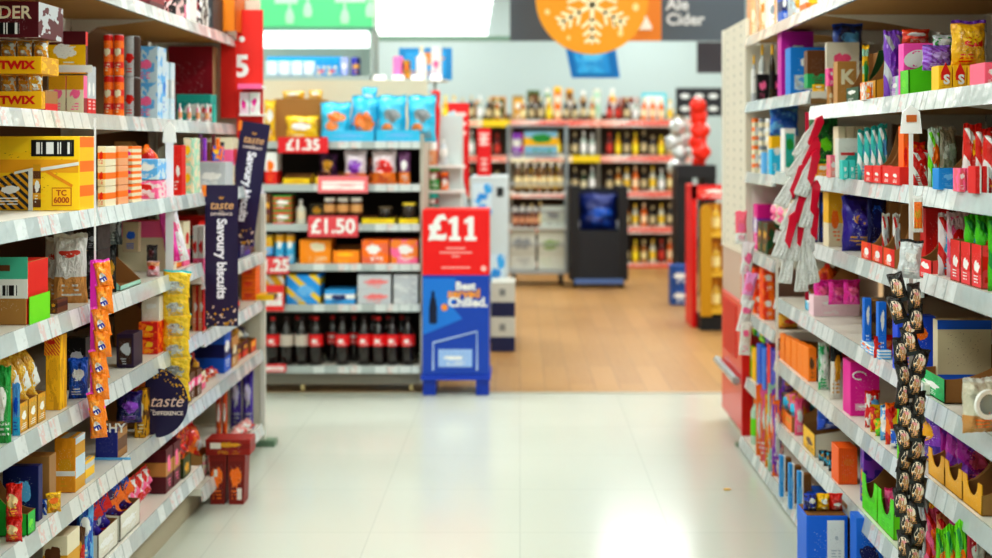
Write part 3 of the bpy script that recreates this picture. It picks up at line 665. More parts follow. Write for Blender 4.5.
# second shelf
for q in (0, 1): NB(L, 1, 19, 1, 486 + q*34, 'red foil snack bag with yellow print', ('e02010', 'red', 'yellow', 'blob'), run=.05, kind='bag', logom=mat('f4d8a0', .4), logo=(.5, .55, .34, .2), ybase=522 + q*38, sb=-.005)
TB(L, 1, 27, 36, 478, 'bright green display tray', ('20b83c', '18a034', 'lime', 'plain'), None, None, d=.15, front=.4, sb=0, side=mat('20b83c'))
NB(L, 1, 39, 2, 466, 'navy carton with pale border', ('navy', 'navy', 'sky', 'frame'), run=.03, sb=.02)
NB(L, 1, 50, 12, 456, 'plain brown cardboard carton', ('card', 'a07038', 'card', 'plain'), run=.05, sb=.03)
NB(L, 1, 46, 38, 500, 'blue and white small packet', ('blue', 'white', 'navy', 'diag'), run=.05, kind='bag')
NB(L, 1, 59, 43, 494, 'loose yellow snack bag', ('yellow', 'gold', 'orange', 'blob'), run=.07, kind='bag', sb=-.01, yaw=-30)
o = NB(L, 1, 76, 54, 438, 'tall amber biscuit carton', ('f0a020', 'e89818', 'gold', 'blob'), run=.12, sa=('pale', 'gold', 'blue', 'diag'))[0]
boxobj('white_label', (-.03, .03, -.0615, -.0595, .05, .065), mat('white'), o)
NB(L, 1, 86, 78, 462, 'yellow packet with torn grey edge', ('yellow', 'silver', 'grey', 'diag'), run=.08)
o = NB(L, 1, 118, 95, 428, 'royal blue carton with white letters', ('1c2a86', '1c2a86', '1c2a86', 'plain'), run=.1, sa=('brown', 'card', 'blue', 'diag'))[0]
lab(o, 'CHY', .042, .105, 'white', .001, x=.02); boxobj('blue_border', (-.08, .08, -.0515, -.0498, .0, .008), mat('sky'), o)
NB(L, 1, 138, 112, 394, 'purple foil bag over the blue carton', ('301878', 'navy', 'violet', 'blob'), run=.09, kind='bag', ybase=426, yaw=-20)
NB(L, 1, 146, 134, 390, 'gold and brown carton', ('gold', 'brown', 'cream', 'blob'), run=.1)
I(L, 1, 'bag', 160, 186, 384, 'dark purple biscuit bag', ('plum', 'purple', 'gold', 'blob'), n=4, d=.12)
I(L, 1, 'box', 188, 203, 372, 'brown and pink carton', ('brown', 'pink', 'white', 'band'), n=3, d=.14)
I(L, 1, 'bag', 209, 226, 372, 'red and white snack bag', ('red', 'white', 'orange', 'blob'), n=3, d=.12)
# lowest shelf
NB(L, 0, 68, 42, 536, 'cream carton with gold band', ('cream', 'gold', 'brown', 'band'), run=.1)
NB(L, 0, 90, 72, 500, 'blue crinkled snack bag', ('blue', 'sky', 'white', 'blob'), run=.1, kind='bag', yaw=-25)
NB(L, 0, 82, 70, 530, 'brown slim packet', ('brown', 'red', 'gold', 'band'), run=.06, kind='bag')
TB(L, 0, 98, 118, 500, 'low white display tray', ('e4e0d0', 'cream', 'white', 'plain'), 'purple and white crinkled bag', ('3a2a9a', 'silver', 'red', 'blob'), n=1, d=.3, front=.5, nb=2, rows=2, bagtop=1.5)
TB(L, 0, 120, 140, 482, 'low white display tray', ('e4e0d0', 'cream', 'white', 'plain'), 'purple and red crinkled bag', ('4a1a6a', 'blue', 'orange', 'blob'), n=1, d=.3, front=.5, nb=2, rows=2, bagtop=1.4)
I(L, 0, 'bag', 142, 166, 474, 'red and white wrapped bag', ('e82818', 'white', 'pink', 'blob'), n=4, d=.14)
I(L, 0, 'box', 168, 182, 444, 'maroon and tan carton', ('maroon', 'tan', 'pink', 'band'), n=2, d=.2)
TB(L, 0, 183, 191, 436, 'olive and brown display tray', ('3a4a1c', 'brown', 'gold', 'plain'), None, None, d=.18, front=.5)
I(L, 0, 'bag', 192, 205, 420, 'shiny red gift bag', ('e01810', 'maroon', 'orange', 'blob'), n=3, tiers=2, d=.16, sb=-.02)
NB(L, 0, 252, 228, 370, 'purple chocolate pouch with white script', ('3a1a98', '4a22b0', 'silver', 'blob'), run=.08, kind='bag', n=2, logom=mat('d8d0f0', .4))
NB(L, 0, 226, 214, 384, 'orange and red biscuit bag', ('red', 'orange', 'white', 'blob'), run=.08, kind='bag', n=2)
I(L, 0, 'bag', 234, 256, 428, 'pale pink small packet', ('f0a8a0', 'white', 'red', 'blob'), n=4, d=.08, sb=.0)

# tall festive boxes standing on the floor at the far end of the left run
for q, (xa, xb) in enumerate(((208.5, 226), (227, 245))):
    Y = 5.17; a = at(xa, 505, Y); b = at(xb, 456, Y); w = b[0]-a[0]; h = 2*.1 
    h = (505-456)*Y/FPX
    t = empty('cake_carton', ((a[0]+b[0])/2, Y + .05, 0))
    bm = bmesh.new(); prism(bm, [(-w*.40, 0), (w*.40, 0), (w*.5, h), (-w*.5, h)], -.045, .045, 'y'); mesh('carton_body', bm, pack('8a1c10', '7a160c', 'orange', 'frame', marks=1.2), t)
    boxobj('white_label', (w*.05, w*.3, -.0475, -.045, .02, .07) if q else (-w*.2, w*.0, -.0475, -.045, .12, .15), mat('efe6dc'), t)
    tag(t, ('tapered dark red cake carton standing on the floor, nearer the left shelves', 'tapered dark red cake carton on the floor, farther from the left shelves')[q], 'box', 'cake cartons on the floor')
t = empty('cake_carton', (at(228, 440, 5.17)[0], 5.22, h + .002)); w = .172; hh = 16*5.17/FPX
bm = bmesh.new(); addbox(bm, -w/2 - .01, w/2 + .01, -.055, .055, 0, hh, bev=.003); mesh('carton_body', bm, pack('9a1c10', '8a160c', 'gold', 'band', marks=1.2), t)
boxobj('white_label', (-.075, -.03, -.0585, -.055, .03, .055), mat('efe6dc'), t); tag(t, 'flat dark red carton lying across the two tapered cake cartons', 'box', 'cake cartons on the floor')
# ================================================================== RIGHT SIDE
Rr = 1
# top shelf
NB(Rr, 7, 750, 757, -6, 'tan slim carton', ('d8a878', 'peach', 'cream', 'blob'), run=.1, n=1)
NB(Rr, 7, 759, 767, -8, 'tan slim carton', ('d8a070', 'cream', 'orange', 'blob'), run=.1)
NB(Rr, 7, 769, 777, -8, 'white slim carton', ('white', 'peach', 'grey', 'side'), run=.1)
NB(Rr, 7, 782, 788, -10, 'royal blue slim carton', ('blue', 'navy', 'white', 'band'), run=.1)
NB(Rr, 7, 790, 812, -14, 'clear bag of silver sweets', ('silver', 'pale', 'gold', 'blob'), run=.12, kind='bag')
NB(Rr, 7, 806, 822, -12, 'orange and white carton on clear-bag row', ('white', 'orange', 'yellow', 'low'), run=.12)
# seventh shelf, far part
NB(Rr, 6, 752, 758, 55, 'clear bottle with pale label', ('silver', 'white', 'grey', 'band'), run=.06, n=1, kind='bottle', shape='wine', lab=mat('white'), cap=mat('yellow'))
NB(Rr, 6, 760, 767, 44, 'clear bottle with yellow cap', mat('c8d0cc', .2), run=.06, kind='bottle', shape='wine', lab=mat('white'), cap=mat('yellow'))
NB(Rr, 6, 770, 777, 44, 'dark bottle with yellow cap', mat('3c3420', .2), run=.06, kind='bottle', shape='wine', lab=mat('black'), cap=mat('yellow'))
NB(Rr, 6, 757, 780, 74, 'black drinks gift carton', ('black', 'black', 'pink', 'side'), run=.08, n=2, sb=0)
NB(Rr, 6, 781, 814, 31, 'magenta gift carton with white panel', ('d018a8', 'c010a0', 'c010a0', 'plain'), run=.08, sb=.01, label=[(.35, .68, .35, .78, pack('cfe0d0', 'silver', 'pink', 'blob'))])
NB(Rr, 6, 790, 832, 47, 'bright blue gift carton with snowy print', ('1888e0', '2a9cf0', 'white', 'plain'), run=.1, sb=.01, label=[(.1, .45, .12, .42, pack('pale', 'silver', 'sky', 'blob'))])
NB(Rr, 6, 836, 868, 22, 'royal blue crinkled bag', ('1848b0', 'navy', 'sky', 'blob'), run=.14, kind='bag', sb=.1, ybase=60)
# seventh shelf, near part
NB(Rr, 6, 807, 827, 50, 'chocolate brown carton with green band', ('6a3c14', '1ca860', '6a3c14', 'low'), run=.06, ybase=88, sb=.0)
NB(Rr, 6, 813, 825, 90, 'small yellow packet', ('yellow', 'gold', 'white', 'band'), run=.06)
NB(Rr, 6, 826, 860, 42, 'white display card with pink print', ('e8e0cc', 'e8e0cc', 'ff5c8c', 'plain'), run=.02, sb=.06)
o = NB(Rr, 6, 837, 857, 61, 'tan carton with a large letter', ('c08a48', 'b88040', 'c08a48', 'plain'), run=.06)[0]
lab(o, 'K', .075, .10, 'cream', .003)
NB(Rr, 6, 829, 836, 84, 'round tan drum', ('c08a48', 'tan', 'cream', 'band'), run=.07, kind='can')
NB(Rr, 6, 828, 835, 68, 'hot pink small carton', ('magenta', 'pink', 'white', 'blob'), run=.05, ybase=86)
TB(Rr, 6, 846, 859, 52, 'dark green swept display tray', ('dgreen', '0f4a22', 'white', 'plain'), None, None, d=.1, front=.3)
NB(Rr, 6, 864, 872, 45, 'yellow and green striped packet', ('yellow', 'mint', 'green', 'grid'), run=.07, kind='bag')
TB(Rr, 6, 861, 876, 46, 'gold swept display tray', ('d89820', 'gold', 'yellow', 'plain'), None, None, d=.14, front=.35)
NB(Rr, 6, 864, 880, 82, 'orange and white little pack', ('orange', 'white', 'yellow', 'blob'), run=.05, n=2, sb=-.01)
NB(Rr, 6, 885, 906, 30, 'silver and purple twisted bag', ('8a50c8', 'silver', 'violet', 'diag'), run=.06, kind='bag', sb=.0, logom=mat('6a2aa8', .3), yaw=12)
I(Rr, 6, 'box', 882, 903, 76, 'lilac and green slim carton', ('c8a0d8', 'mint', 'white', 'side'), n=3, d=.06)
o = NB(Rr, 6, 903, 938, 43, 'magenta carton with white oval', ('ff58b8', 'f040a8', 'ff58b8', 'plain'), run=.05, sb=.02)[0]
bm = bmesh.new(); lathe(bm, [(0, 0), (.032, 0), (.034, -.001), (0, -.0012)], 20); c = mesh('oval_label', bm, pack('white', 'white', 'magenta', 'plain'), o, (-.012, -.0262, .115), (R(-90), R(-15), 0)); c.scale = (1.2, .8, 1)
NB(Rr, 6, 925, 957, 44, 'lilac ribbed bag', ('a878e0', 'violet', 'c8a8f0', 'stripes'), run=.08, kind='bag', ybase=70, sb=.03, yaw=10)
TB(Rr, 6, 900, 909, 50, 'lime green swept display tray', ('58d010', '4cc008', 'lime', 'plain'), None, None, d=.12, front=.55)
os_ = NB(Rr, 6, 939, 983, 65, 'yellow packet with red flame and letter', ('ffc818', 'ffd020', 'gold', 'plain'), run=.06, n=3, sb=.0)
for q in os_:
    bm = bmesh.new(); prism(bm, [(-.012, .03), (.012, .03), (.012, .05), (.0, .078), (-.012, .05)], -.0325, -.0303, 'y'); mesh('red_flame', bm, mat('e01c10'), q)
    text('S', .036, q, (.002, -.034, .03), m=mat('white'), bold=.0015)
NB(Rr, 6, 959, 996, 18, 'large gold foil bag with purple top', ('f0b810', 'gold', 'red', 'blob'), run=.14, kind='bag', sb=.05, sealm=mat('6a2a9a', .3), logom=mat('f0c020', .3), ybase=66)
NB(Rr, 6, 984, 1004, 62, 'pink and red low carton', ('ff6a88', 'e82030', 'white', 'side'), run=.1, sb=.0)
NB(Rr, 6, 905, 934, 28, 'orange-red wrapped bag', ('f04a18', 'red', 'white', 'blob'), run=.08, kind='bag', sb=.10, ybase=43)
NB(Rr, 6, 934, 958, 34, 'silver and green wrapped bag', ('silver', 'green', 'white', 'blob'), run=.08, kind='bag', sb=.10, ybase=50)
# sixth shelf, far part
for x, c in ((754, 'orange'), (761, 'grey'), (768, 'white')): NB(Rr, 5, x, x + 6, 118, 'pale carton with coloured squares', ('cream', c, 'white', 'grid'), run=.07, tiers=2)
NB(Rr, 5, 770, 800, 106, 'bright blue rolled bag', ('2a70e0', 'sky', 'blue', 'blob'), run=.1, kind='bag', ybase=136)
NB(Rr, 5, 771, 783, 136, 'cyan and yellow packet', ('cyan', 'yellow', 'white', 'high'), run=.08)
NB(Rr, 5, 784, 796, 128, 'teal framed small carton', ('white', 'teal', 'green', 'frame'), run=.08)
NB(Rr, 5, 763, 785, 152, 'blue and white low packet', ('sky', 'navy', 'white', 'side'), run=.06, sb=0)
# sixth shelf, near part
NB(Rr, 5, 815, 838, 118, 'dark green carton with lime dots', ('137a30', 'dgreen', 'lime', 'blob'), run=.1)
NB(Rr, 5, 815, 829, 164, 'amber low carton', ('ffa818', 'yellow', 'white', 'plain'), run=.05, sb=-.005)
NB(Rr, 5, 830, 838, 155, 'pink low packet', ('f8a098', 'pink', 'white', 'blob'), run=.06, n=1, sb=-.005)
NB(Rr, 5, 838, 872, 126, 'cream and teal upright carton', ('cream', 'mint', 'orange', 'low'), run=.07, n=4, sb=.03)
o = NB(Rr, 5, 838, 871, 138, 'white low carton with red print', ('e8e8e0', 'e8e8e0', 'teal', 'low'), run=.05, sb=.0)[0]
boxobj('red_print', (-.05, .0, -.0265, -.0248, .085, .095), mat('d83838'), o)
for q in range(4): NB(Rr, 5, 858 + q*7, 873 + q*6, 130 - q*2, 'teal and white crinkled bag', ('38c0b8', 'white', 'sky', 'diag'), run=.05, kind='bag', yaw=20)
NB(Rr, 5, 842, 856, 160, 'turquoise small carton', ('48d0c8', 'cyan', 'white', 'plain'), run=.04, n=2, sb=-.015)
TB(Rr, 5, 880, 893, 124, 'red-fronted tray with swept brown sides', ('e02828', 'red', 'white', 'plain'), None, None, d=.085, front=.3, n=2, side=CARD())
NB(Rr, 5, 903, 909, 126, 'orange slim upright carton', ('ff7010', 'orange', 'red', 'plain'), run=.05)
I(Rr, 5, 'box', 864, 899, 166, 'red little carton with white mark', ('e82c24', 'red', 'white', 'plain'), n=4, d=.05, sb=-.01)
NB(Rr, 5, 908, 930, 142, 'red and orange foil bag', ('e82418', 'orange', 'yellow', 'blob'), run=.08, kind='bag', yaw=20)
NB(Rr, 5, 912, 932, 150, 'red and white foil bag', ('e01c1c', 'white', 'red', 'diag'), run=.07, kind='bag', yaw=15)
NB(Rr, 5, 930, 945, 128, 'white and green pouch', ('cfe0d0', 'lime', 'orange', 'diag'), run=.06, kind='bag', yaw=15)
NB(Rr, 5, 936, 962, 127, 'grey swept pouch', ('c8c0b0', 'silver', 'white', 'plain'), run=.05, kind='bag', yaw=25, sb=.06)
TB(Rr, 5, 931, 944, 146, 'lime green swept display tray', ('4cc818', 'lime', 'white', 'plain'), None, None, d=.16, front=.3)
NB(Rr, 5, 938, 959, 168, 'bright blue low carton', ('1490e0', '1080d0', 'sky', 'plain'), run=.05, sb=-.015)
NB(Rr, 5, 960, 974, 168, 'pink low carton with white print', ('f06878', 'pink', 'white', 'blob'), run=.05, sb=-.015, n=2)
NB(Rr, 5, 975, 990, 166, 'red and white low carton', ('e02020', 'white', 'red', 'side'), run=.05, sb=-.015, n=2)
for q in range(3): NB(Rr, 5, 964 + q*10, 988 + q*12, 124 + q*4, 'red crisp pouch with yellow and blue', ('e02418', 'white', 'yellow', 'diag'), run=.05, kind='bag', yaw=20, sb=.01)
# fifth shelf, far part
NB(Rr, 4, 744, 752, 190, 'pale tube pack', ('silver', 'white', 'pink', 'band'), run=.08, n=1)
I(Rr, 4, 'box', 756, 766, 222, 'green and brown small carton', ('dgreen', 'brown', 'gold', 'blob'), n=2, d=.1)
I(Rr, 4, 'bag', 768, 800, 200, 'pale cream pouch', ('cream', 'white', 'pink', 'blob'), n=4, d=.1)
# fifth shelf
NB(Rr, 4, 815, 825, 192, 'navy and white slim carton', ('navy', 'silver', 'blue', 'side'), run=.08, n=2)
NB(Rr, 4, 828, 844, 192, 'yellow carton with cream base', ('f8c020', 'cream', 'orange', 'low'), run=.08)
NB(Rr, 4, 846, 886, 196, 'purple crinkled foil bag', ('2c1c90', 'purple', 'gold', 'plain'), run=.16, kind='bag', yaw=10, logom=mat('4a30b0', .3))
NB(Rr, 4, 866, 890, 192, 'navy blue foil bag', ('101860', 'navy', 'blue', 'plain'), run=.14, kind='bag', yaw=20, logom=mat('18247a', .3))
TB(Rr, 4, 861, 895, 204, 'orange-red tray with swept brown sides', ('f04a14', 'red', 'white', 'side'), None, None, d=.09, front=.3, n=3, side=CARD())
for q in range(3): NB(Rr, 4, 872 + q*11, 880 + q*12, 214, 'white and red slim pouch in orange tray', ('white', 'red', 'silver', 'diag'), run=.04, kind='bag', sb=.05)
NB(Rr, 4, 925, 950, 208, 'plain red upright carton', ('c81818', 'darkred', 'red', 'plain'), run=.05, sb=.08)
TB(Rr, 4, 918, 932, 230, 'red swept display tray', ('f03030', 'e82828', 'white', 'plain'), None, None, d=.12, front=.4, side=mat('f05048'))
NB(Rr, 4, 940, 962, 214, 'red white and blue sweet pouch', ('e8e0e0', 'red', 'cyan', 'diag'), run=.06, kind='bag', yaw=12)
NB(Rr, 4, 946, 972, 212, 'pink and white sweet pouch', ('f0d0d8', 'pink', 'red', 'blob'), run=.05, kind='bag', yaw=12, sb=.03)
TB(Rr, 4, 950, 982, 240, 'red tray with white panel', ('f04a50', 'red', 'white', 'blob'), None, None, d=.13, front=.95, n=3)
for q in range(3): NB(Rr, 4, 966 + q*11, 992 + q*12, 216, 'bright green sweet pouch', ('4cc818', 'green', ['cyan', 'red', 'yellow'][q], 'diag'), run=.05, kind='bag', yaw=15, sb=.02)
# fourth shelf, far part
for q in range(3): NB(Rr, 3, 745 + q*9, 757 + q*9, 268, 'red and orange biscuit carton', ('f03a10', 'orange', 'white', 'blob'), run=.1, ybase=None, tiers=2)
# fourth shelf
NB(Rr, 3, 778, 803, 316, 'yellow wrapped snack bag', ('f0b010', 'gold', 'red', 'blob'), run=.14, kind='bag', yaw=15)
for q in range(3): NB(Rr, 3, 815 + q*15, 834 + q*15, 281, 'magenta round-topped foil bag', ('f030b0', 'magenta', 'pink', 'blob'), run=.08, kind='bag', yaw=10, ybase=306, sb=.03)
o = NB(Rr, 3, 813, 860, 296, 'pale pink open carton with blue print', ('f4d4dc', 'f4d4dc', 'white', 'plain'), run=.08)[0]
boxobj('blue_print', (.01, .07, -.0415, -.0398, .055, .066), mat('3a4ab0'), o)
for q in range(2):
    NB(Rr, 3, 864 + q*14, 872 + q*15, 298 + q*4, 'bright blue upright display card', ('1878e0', 'blue', 'white', 'plain'), run=.05, sb=-.002)
    NB(Rr, 3, 868 + q*14, 880 + q*16, 300 + q*4, 'brown inner cardboard carton', ('a8783c', 'card', 'brown', 'plain'), run=.05, sb=.02)
NB(Rr, 3, 872, 898, 336, 'red triangular sweet pouch', ('e82010', 'red', 'orange', 'plain'), run=.04, kind='bag', yaw=20, sb=-.02, ybase=358, logom=mat('f08a60', .4))
I(Rr, 3, 'box', 858, 878, 348, 'blue and white small packet', ('sky', 'white', 'orange', 'grid'), n=3, d=.04, sb=-.01)
NB(Rr, 3, 897, 936, 316, 'royal blue carton with orange spot', ('1850d8', '1444c0', 'orange', 'plain'), run=.05, sb=-.01)
NB(Rr, 3, 937, 992, 320, 'wide cream carton with blue border', ('d8cca8', 'd8cca8', 'd8cca8', 'plain'), run=.04, sb=.06, label=[(0, 1, .85, 1, mat('blue')), (0, 1, 0, .1, mat('blue'))])
TB(Rr, 3, 921, 945, 350, 'long brown tray with green front', ('28b868', '20a85c', 'white', 'blob'), None, None, d=.26, front=.5, side=CARDIN())
# fourth shelf: pouch with a round window
Y = 2.96; a = at(960, 402, Y); b = at(1000, 348, Y); w = b[0]-a[0]; h = b[2]-a[2]
t = bag(w, h, .07, pack('cfc8b0', 'tan', 'orange', 'low', foil=1), mat('d8d8cc', .3), None, 'biscuit_pouch', seed=2)
t.location = ((a[0]+b[0])/2, Y, .84 + .002); t.rotation_euler = (0, 0, R(12)); tag(t, 'clear silver pouch with a round window on the right-hand fourth shelf, at the near end', 'snack bag')
bm = bmesh.new(); lathe(bm, [(0, 0), (.024, 0), (.026, .004), (.036, .006), (.036, 0), (0, -.002)], 24, mi=0); c = mesh('round_window', bm, [mat('8c9898', .15)], t, (-.006, -.04, h*.58), (R(90), 0, 0), smooth=False)
bm = bmesh.new(); lathe(bm, [(.025, .002), (.026, .007), (.036, .008), (.037, 0), (.025, 0)], 24); mesh('window_ring', bm, mat('e8e8e0', .3), t, (-.006, -.041, h*.58), (R(90), 0, 0))
# third shelf
for q in range(5): NB(Rr, 2, 784 + q*6, 789 + q*7, 336 + q*3, 'orange upright carton', ('ff8a18', 'orange', 'brown', 'ribs'), run=.1)
NB(Rr, 2, 820, 833, 344, 'green and white foil bag', ('e0e8e0', '3ac078', 'white', 'blob'), run=.08, kind='bag', yaw=10)
NB(Rr, 2, 832, 846, 340, 'black and white foil bag', ('e8e4d8', 'black', 'gold', 'high'), run=.08, kind='bag', yaw=10)
o = NB(Rr, 2, 850, 880, 362, 'hot pink carton with white swirl', ('e8189a', 'e8189a', 'e8189a', 'plain'), run=.1)[0]
bm = bmesh.new(); tube(bm, [(-.02 + .024*math.cos(k*.5), -.0525, .145 + .014*math.sin(k*.5)) for k in range(11)], .003, 5); mesh('white_swirl', bm, mat('white'), o)
boxobj('white_print', (-.035, .02, -.0515, -.0498, .02, .045), pack('e8189a', 'white', 'white', 'stripes'), o)
for q, (c1, c2, c3) in enumerate((('red', 'white', 'sky'), ('yellow', 'red', 'orange'), ('lime', 'yellow', 'green'), ('sky', 'white', 'blue'), ('orange', 'red', 'yellow'), ('white', 'blue', 'red'))):
    NB(Rr, 2, 866 + q*5, 884 + q*6, [392, 404, 416, 400, 396, 420][q] + q*2, ['red and white', 'yellow and red', 'lime and yellow', 'sky blue', 'orange and red', 'white and blue'][q] + ' sweet pouch', (c1, c2, c3, 'blob'), run=.06, kind='bag', yaw=15)
NB(Rr, 2, 899, 912, 398, 'lime upright pouch beside sweet pouches', ('lime', 'yellow', 'orange', 'diag'), run=.05, kind='bag', sb=.0)
for q in range(3): NB(Rr, 2, 938 + q*10, 972 + q*12, 426 + q*6, 'magenta and purple foil bag', ('c028b0', 'violet', 'pink', 'diag'), run=.08, kind='bag', yaw=20, sb=.05)
TB(Rr, 2, 928, 982, 448, 'mustard yellow tray with brown inside', ('e8a818', 'f0b020', 'gold', 'plain'), None, None, d=.13, front=.42, n=3, side=CARD(), cut=True)
NB(Rr, 2, 976, 1000, 444, 'turquoise foil bag', ('cyan', 'sky', 'white', 'blob'), run=.08, kind='bag', sb=.1)
# far low part
for q, (c, nm) in enumerate((('lime', 'lime green carton'), ('yellow', 'yellow small carton'), ('blue', 'bright blue carton'), ('1878e0', 'wide blue carton'), ('red', 'red slim carton'))):
    NB(Rr, 1, 750 + q*5, 755 + q*6, 346 + (q % 2)*4, nm, (c, c, 'white', 'blob'), run=.09) 
for q in range(3): NB(Rr, 1, 771 + q*2, 776 + q*2, 348 + 2*q, 'purple and blue slim carton', ('purple', 'blue', 'white', 'blob'), run=.07)
# second shelf
NB(Rr, 0, 752, 764, 398, 'clear bottle with lime label', mat('b8d8c0', .2), run=.08, kind='bottle', shape='spirit', lab=mat('lime'), cap=mat('orange'))
for q in range(5): NB(Rr, 0, 757 + q*4, 764 + q*5, 386 + (q % 3)*5, ['orange', 'pink', 'yellow', 'pale green', 'violet'][q] + ' party pouch', (['orange', 'pink', 'yellow', 'mint', 'violet'][q], 'orange', 'white', 'blob'), run=.07, kind='bag', sb=.0)
NB(Rr, 1, 783, 796, 376, 'purple foil pouch above orange tray', ('purple', 'violet', 'gold', 'blob'), run=.08, kind='bag', ybase=394)
TB(Rr, 1, 778, 792, 392, 'orange tray with brown inside', ('ff8010', 'f07008', 'gold', 'plain'), 'orange and pink small bag', ('f0a030', 'pink', 'cyan', 'blob'), d=.2, front=.45, n=2, nb=1, rows=2, side=CARD())
NB(Rr, 1, 796, 806, 400, 'pink lolly pouch', ('ff5088', 'pink', 'white', 'blob'), run=.07, kind='bag')
NB(Rr, 1, 818, 846, 408, 'shiny blue foil bag', ('1050d0', 'blue', 'white', 'blob'), run=.1, kind='bag', ybase=432, yaw=20)
TB(Rr, 1, 803, 815, 424, 'yellow-fronted tray with white side', ('f8c010', 'yellow', 'brown', 'blob'), None, None, d=.16, front=.8, side=mat('dcd4c0'), curve=False)
NB(Rr, 1, 838, 858, 448, 'orange ribbed carton', ('ff6a10', 'e85a08', 'f07818', 'ribs'), run=.1, sb=.01)
for q in range(3): NB(Rr, 1, 820 + q*5, 829 + q*6, 452 + q, 'black and teal small foil bag', ('black', 'cyan', 'gold', 'blob'), run=.06, kind='bag')
TB(Rr, 1, 862, 894, 474, 'lime green tray with brown inside', ('58e010', 'lime', '48c808', 'plain'), None, None, d=.13, front=.5, n=2, side=mat('lime'), cut=True)
NB(Rr, 1, 886, 904, 490, 'pink foil pouch in lime tray', ('ff4088', 'pink', 'white', 'blob'), run=.05, kind='bag', sb=.04)
for q in range(4): NB(Rr, 1, 926 + q*13, 948 + q*15, 512 + (q % 2)*6, ['pink and orange', 'peach and red', 'magenta and gold', 'rose and white'][q] + ' foil bag', (['pink', 'peach', 'magenta', 'f04060'][q], 'red', ['orange', 'pink', 'gold', 'white'][q], 'diag'), run=.08, kind='bag', yaw=20)
for q in range(3): NB(Rr, 1, 938 + q*10, 952 + q*10, 532 - q*4, 'green and yellow pointed pouch', ('lime', 'green', 'orange', 'diag'), run=.05, kind='bag', yaw=10, sb=-.03)
NB(Rr, 1, 918, 934, 494, 'clear wrapped silver bag', ('silver', 'pale', 'white', 'diag'), run=.06, kind='bag', yaw=20, sb=.0)
# lowest shelf
for q in range(4): NB(Rr, 0, 763 + q*5, 771 + q*5, 430 + q*6, ['white and pink', 'teal and white', 'sky and pink', 'pale red'][q] + ' crinkled pouch', (['white', 'teal', 'sky', 'f09088'][q], 'white', 'pink', 'blob'), run=.08, kind='bag')
for q in range(3):
    NB(Rr, 0, 780 + q*9, 786 + q*9, 456 + q*8, 'sky blue and white upright carton', ('2a98e0', 'white', 'sky', 'side'), run=.03, sb=-.03)
    NB(Rr, 0, 783 + q*9, 792 + q*10, 458 + q*8, 'brown cardboard divider carton', ('8a5a28', 'card', 'brown', 'plain'), run=.03, sb=-.0)
NB(Rr, 0, 801, 806, 480, 'white slim upright carton', ('white', 'silver', 'grey', 'plain'), run=.05)
NB(Rr, 0, 806, 832, 491, 'blue carton set in a brown sleeve', ('1868d8', '1868d8', 'sky', 'plain'), run=.08)
o = carton(.145, .25, .14, pack('1870e8', '1468d8', '1870e8', 'plain'), 'carton'); o.location = (1.075, 4.27, .0015); tag(o, 'large bright blue carton with a white note, standing on the floor by the right shelves', 'box')
boxobj('brown_top', (-.068, .068, -.065, .065, .2495, .252), mat('8a5c2c', .8), o)
boxobj('white_note', (-.0, .06, -.0715, -.0698, .09, .235), pack('white', 'white', 'silver', 'stripes', marks=.3), o)
for q, (c, nm) in enumerate((('1040c0', 'glossy blue'), ('yellow', 'yellow'), ('red', 'small red'))):
    b = bag(.05, .06, .05, pack(c, 'navy' if q == 0 else c, 'white', 'blob', foil=1), mat(c, .3), None, 'sweet_pouch', seed=q); b.location = (1.03 + q*.045, 4.26, .2535); tag(b, nm + ' pouch lying on top of the blue floor carton', 'snack bag')
o = NB(Rr, 0, 856, 884, 518, 'blue carton with red letters', ('1870e0', '1870e0', 'navy', 'plain'), run=.08, sb=-.0)[0]
lab(o, 'HARIBO', .05, .06, 'red', .0015, x=.03)
NB(Rr, 0, 846, 856, 505, 'brown open carton end', ('8a5a28', 'card', 'brown', 'plain'), run=.08)

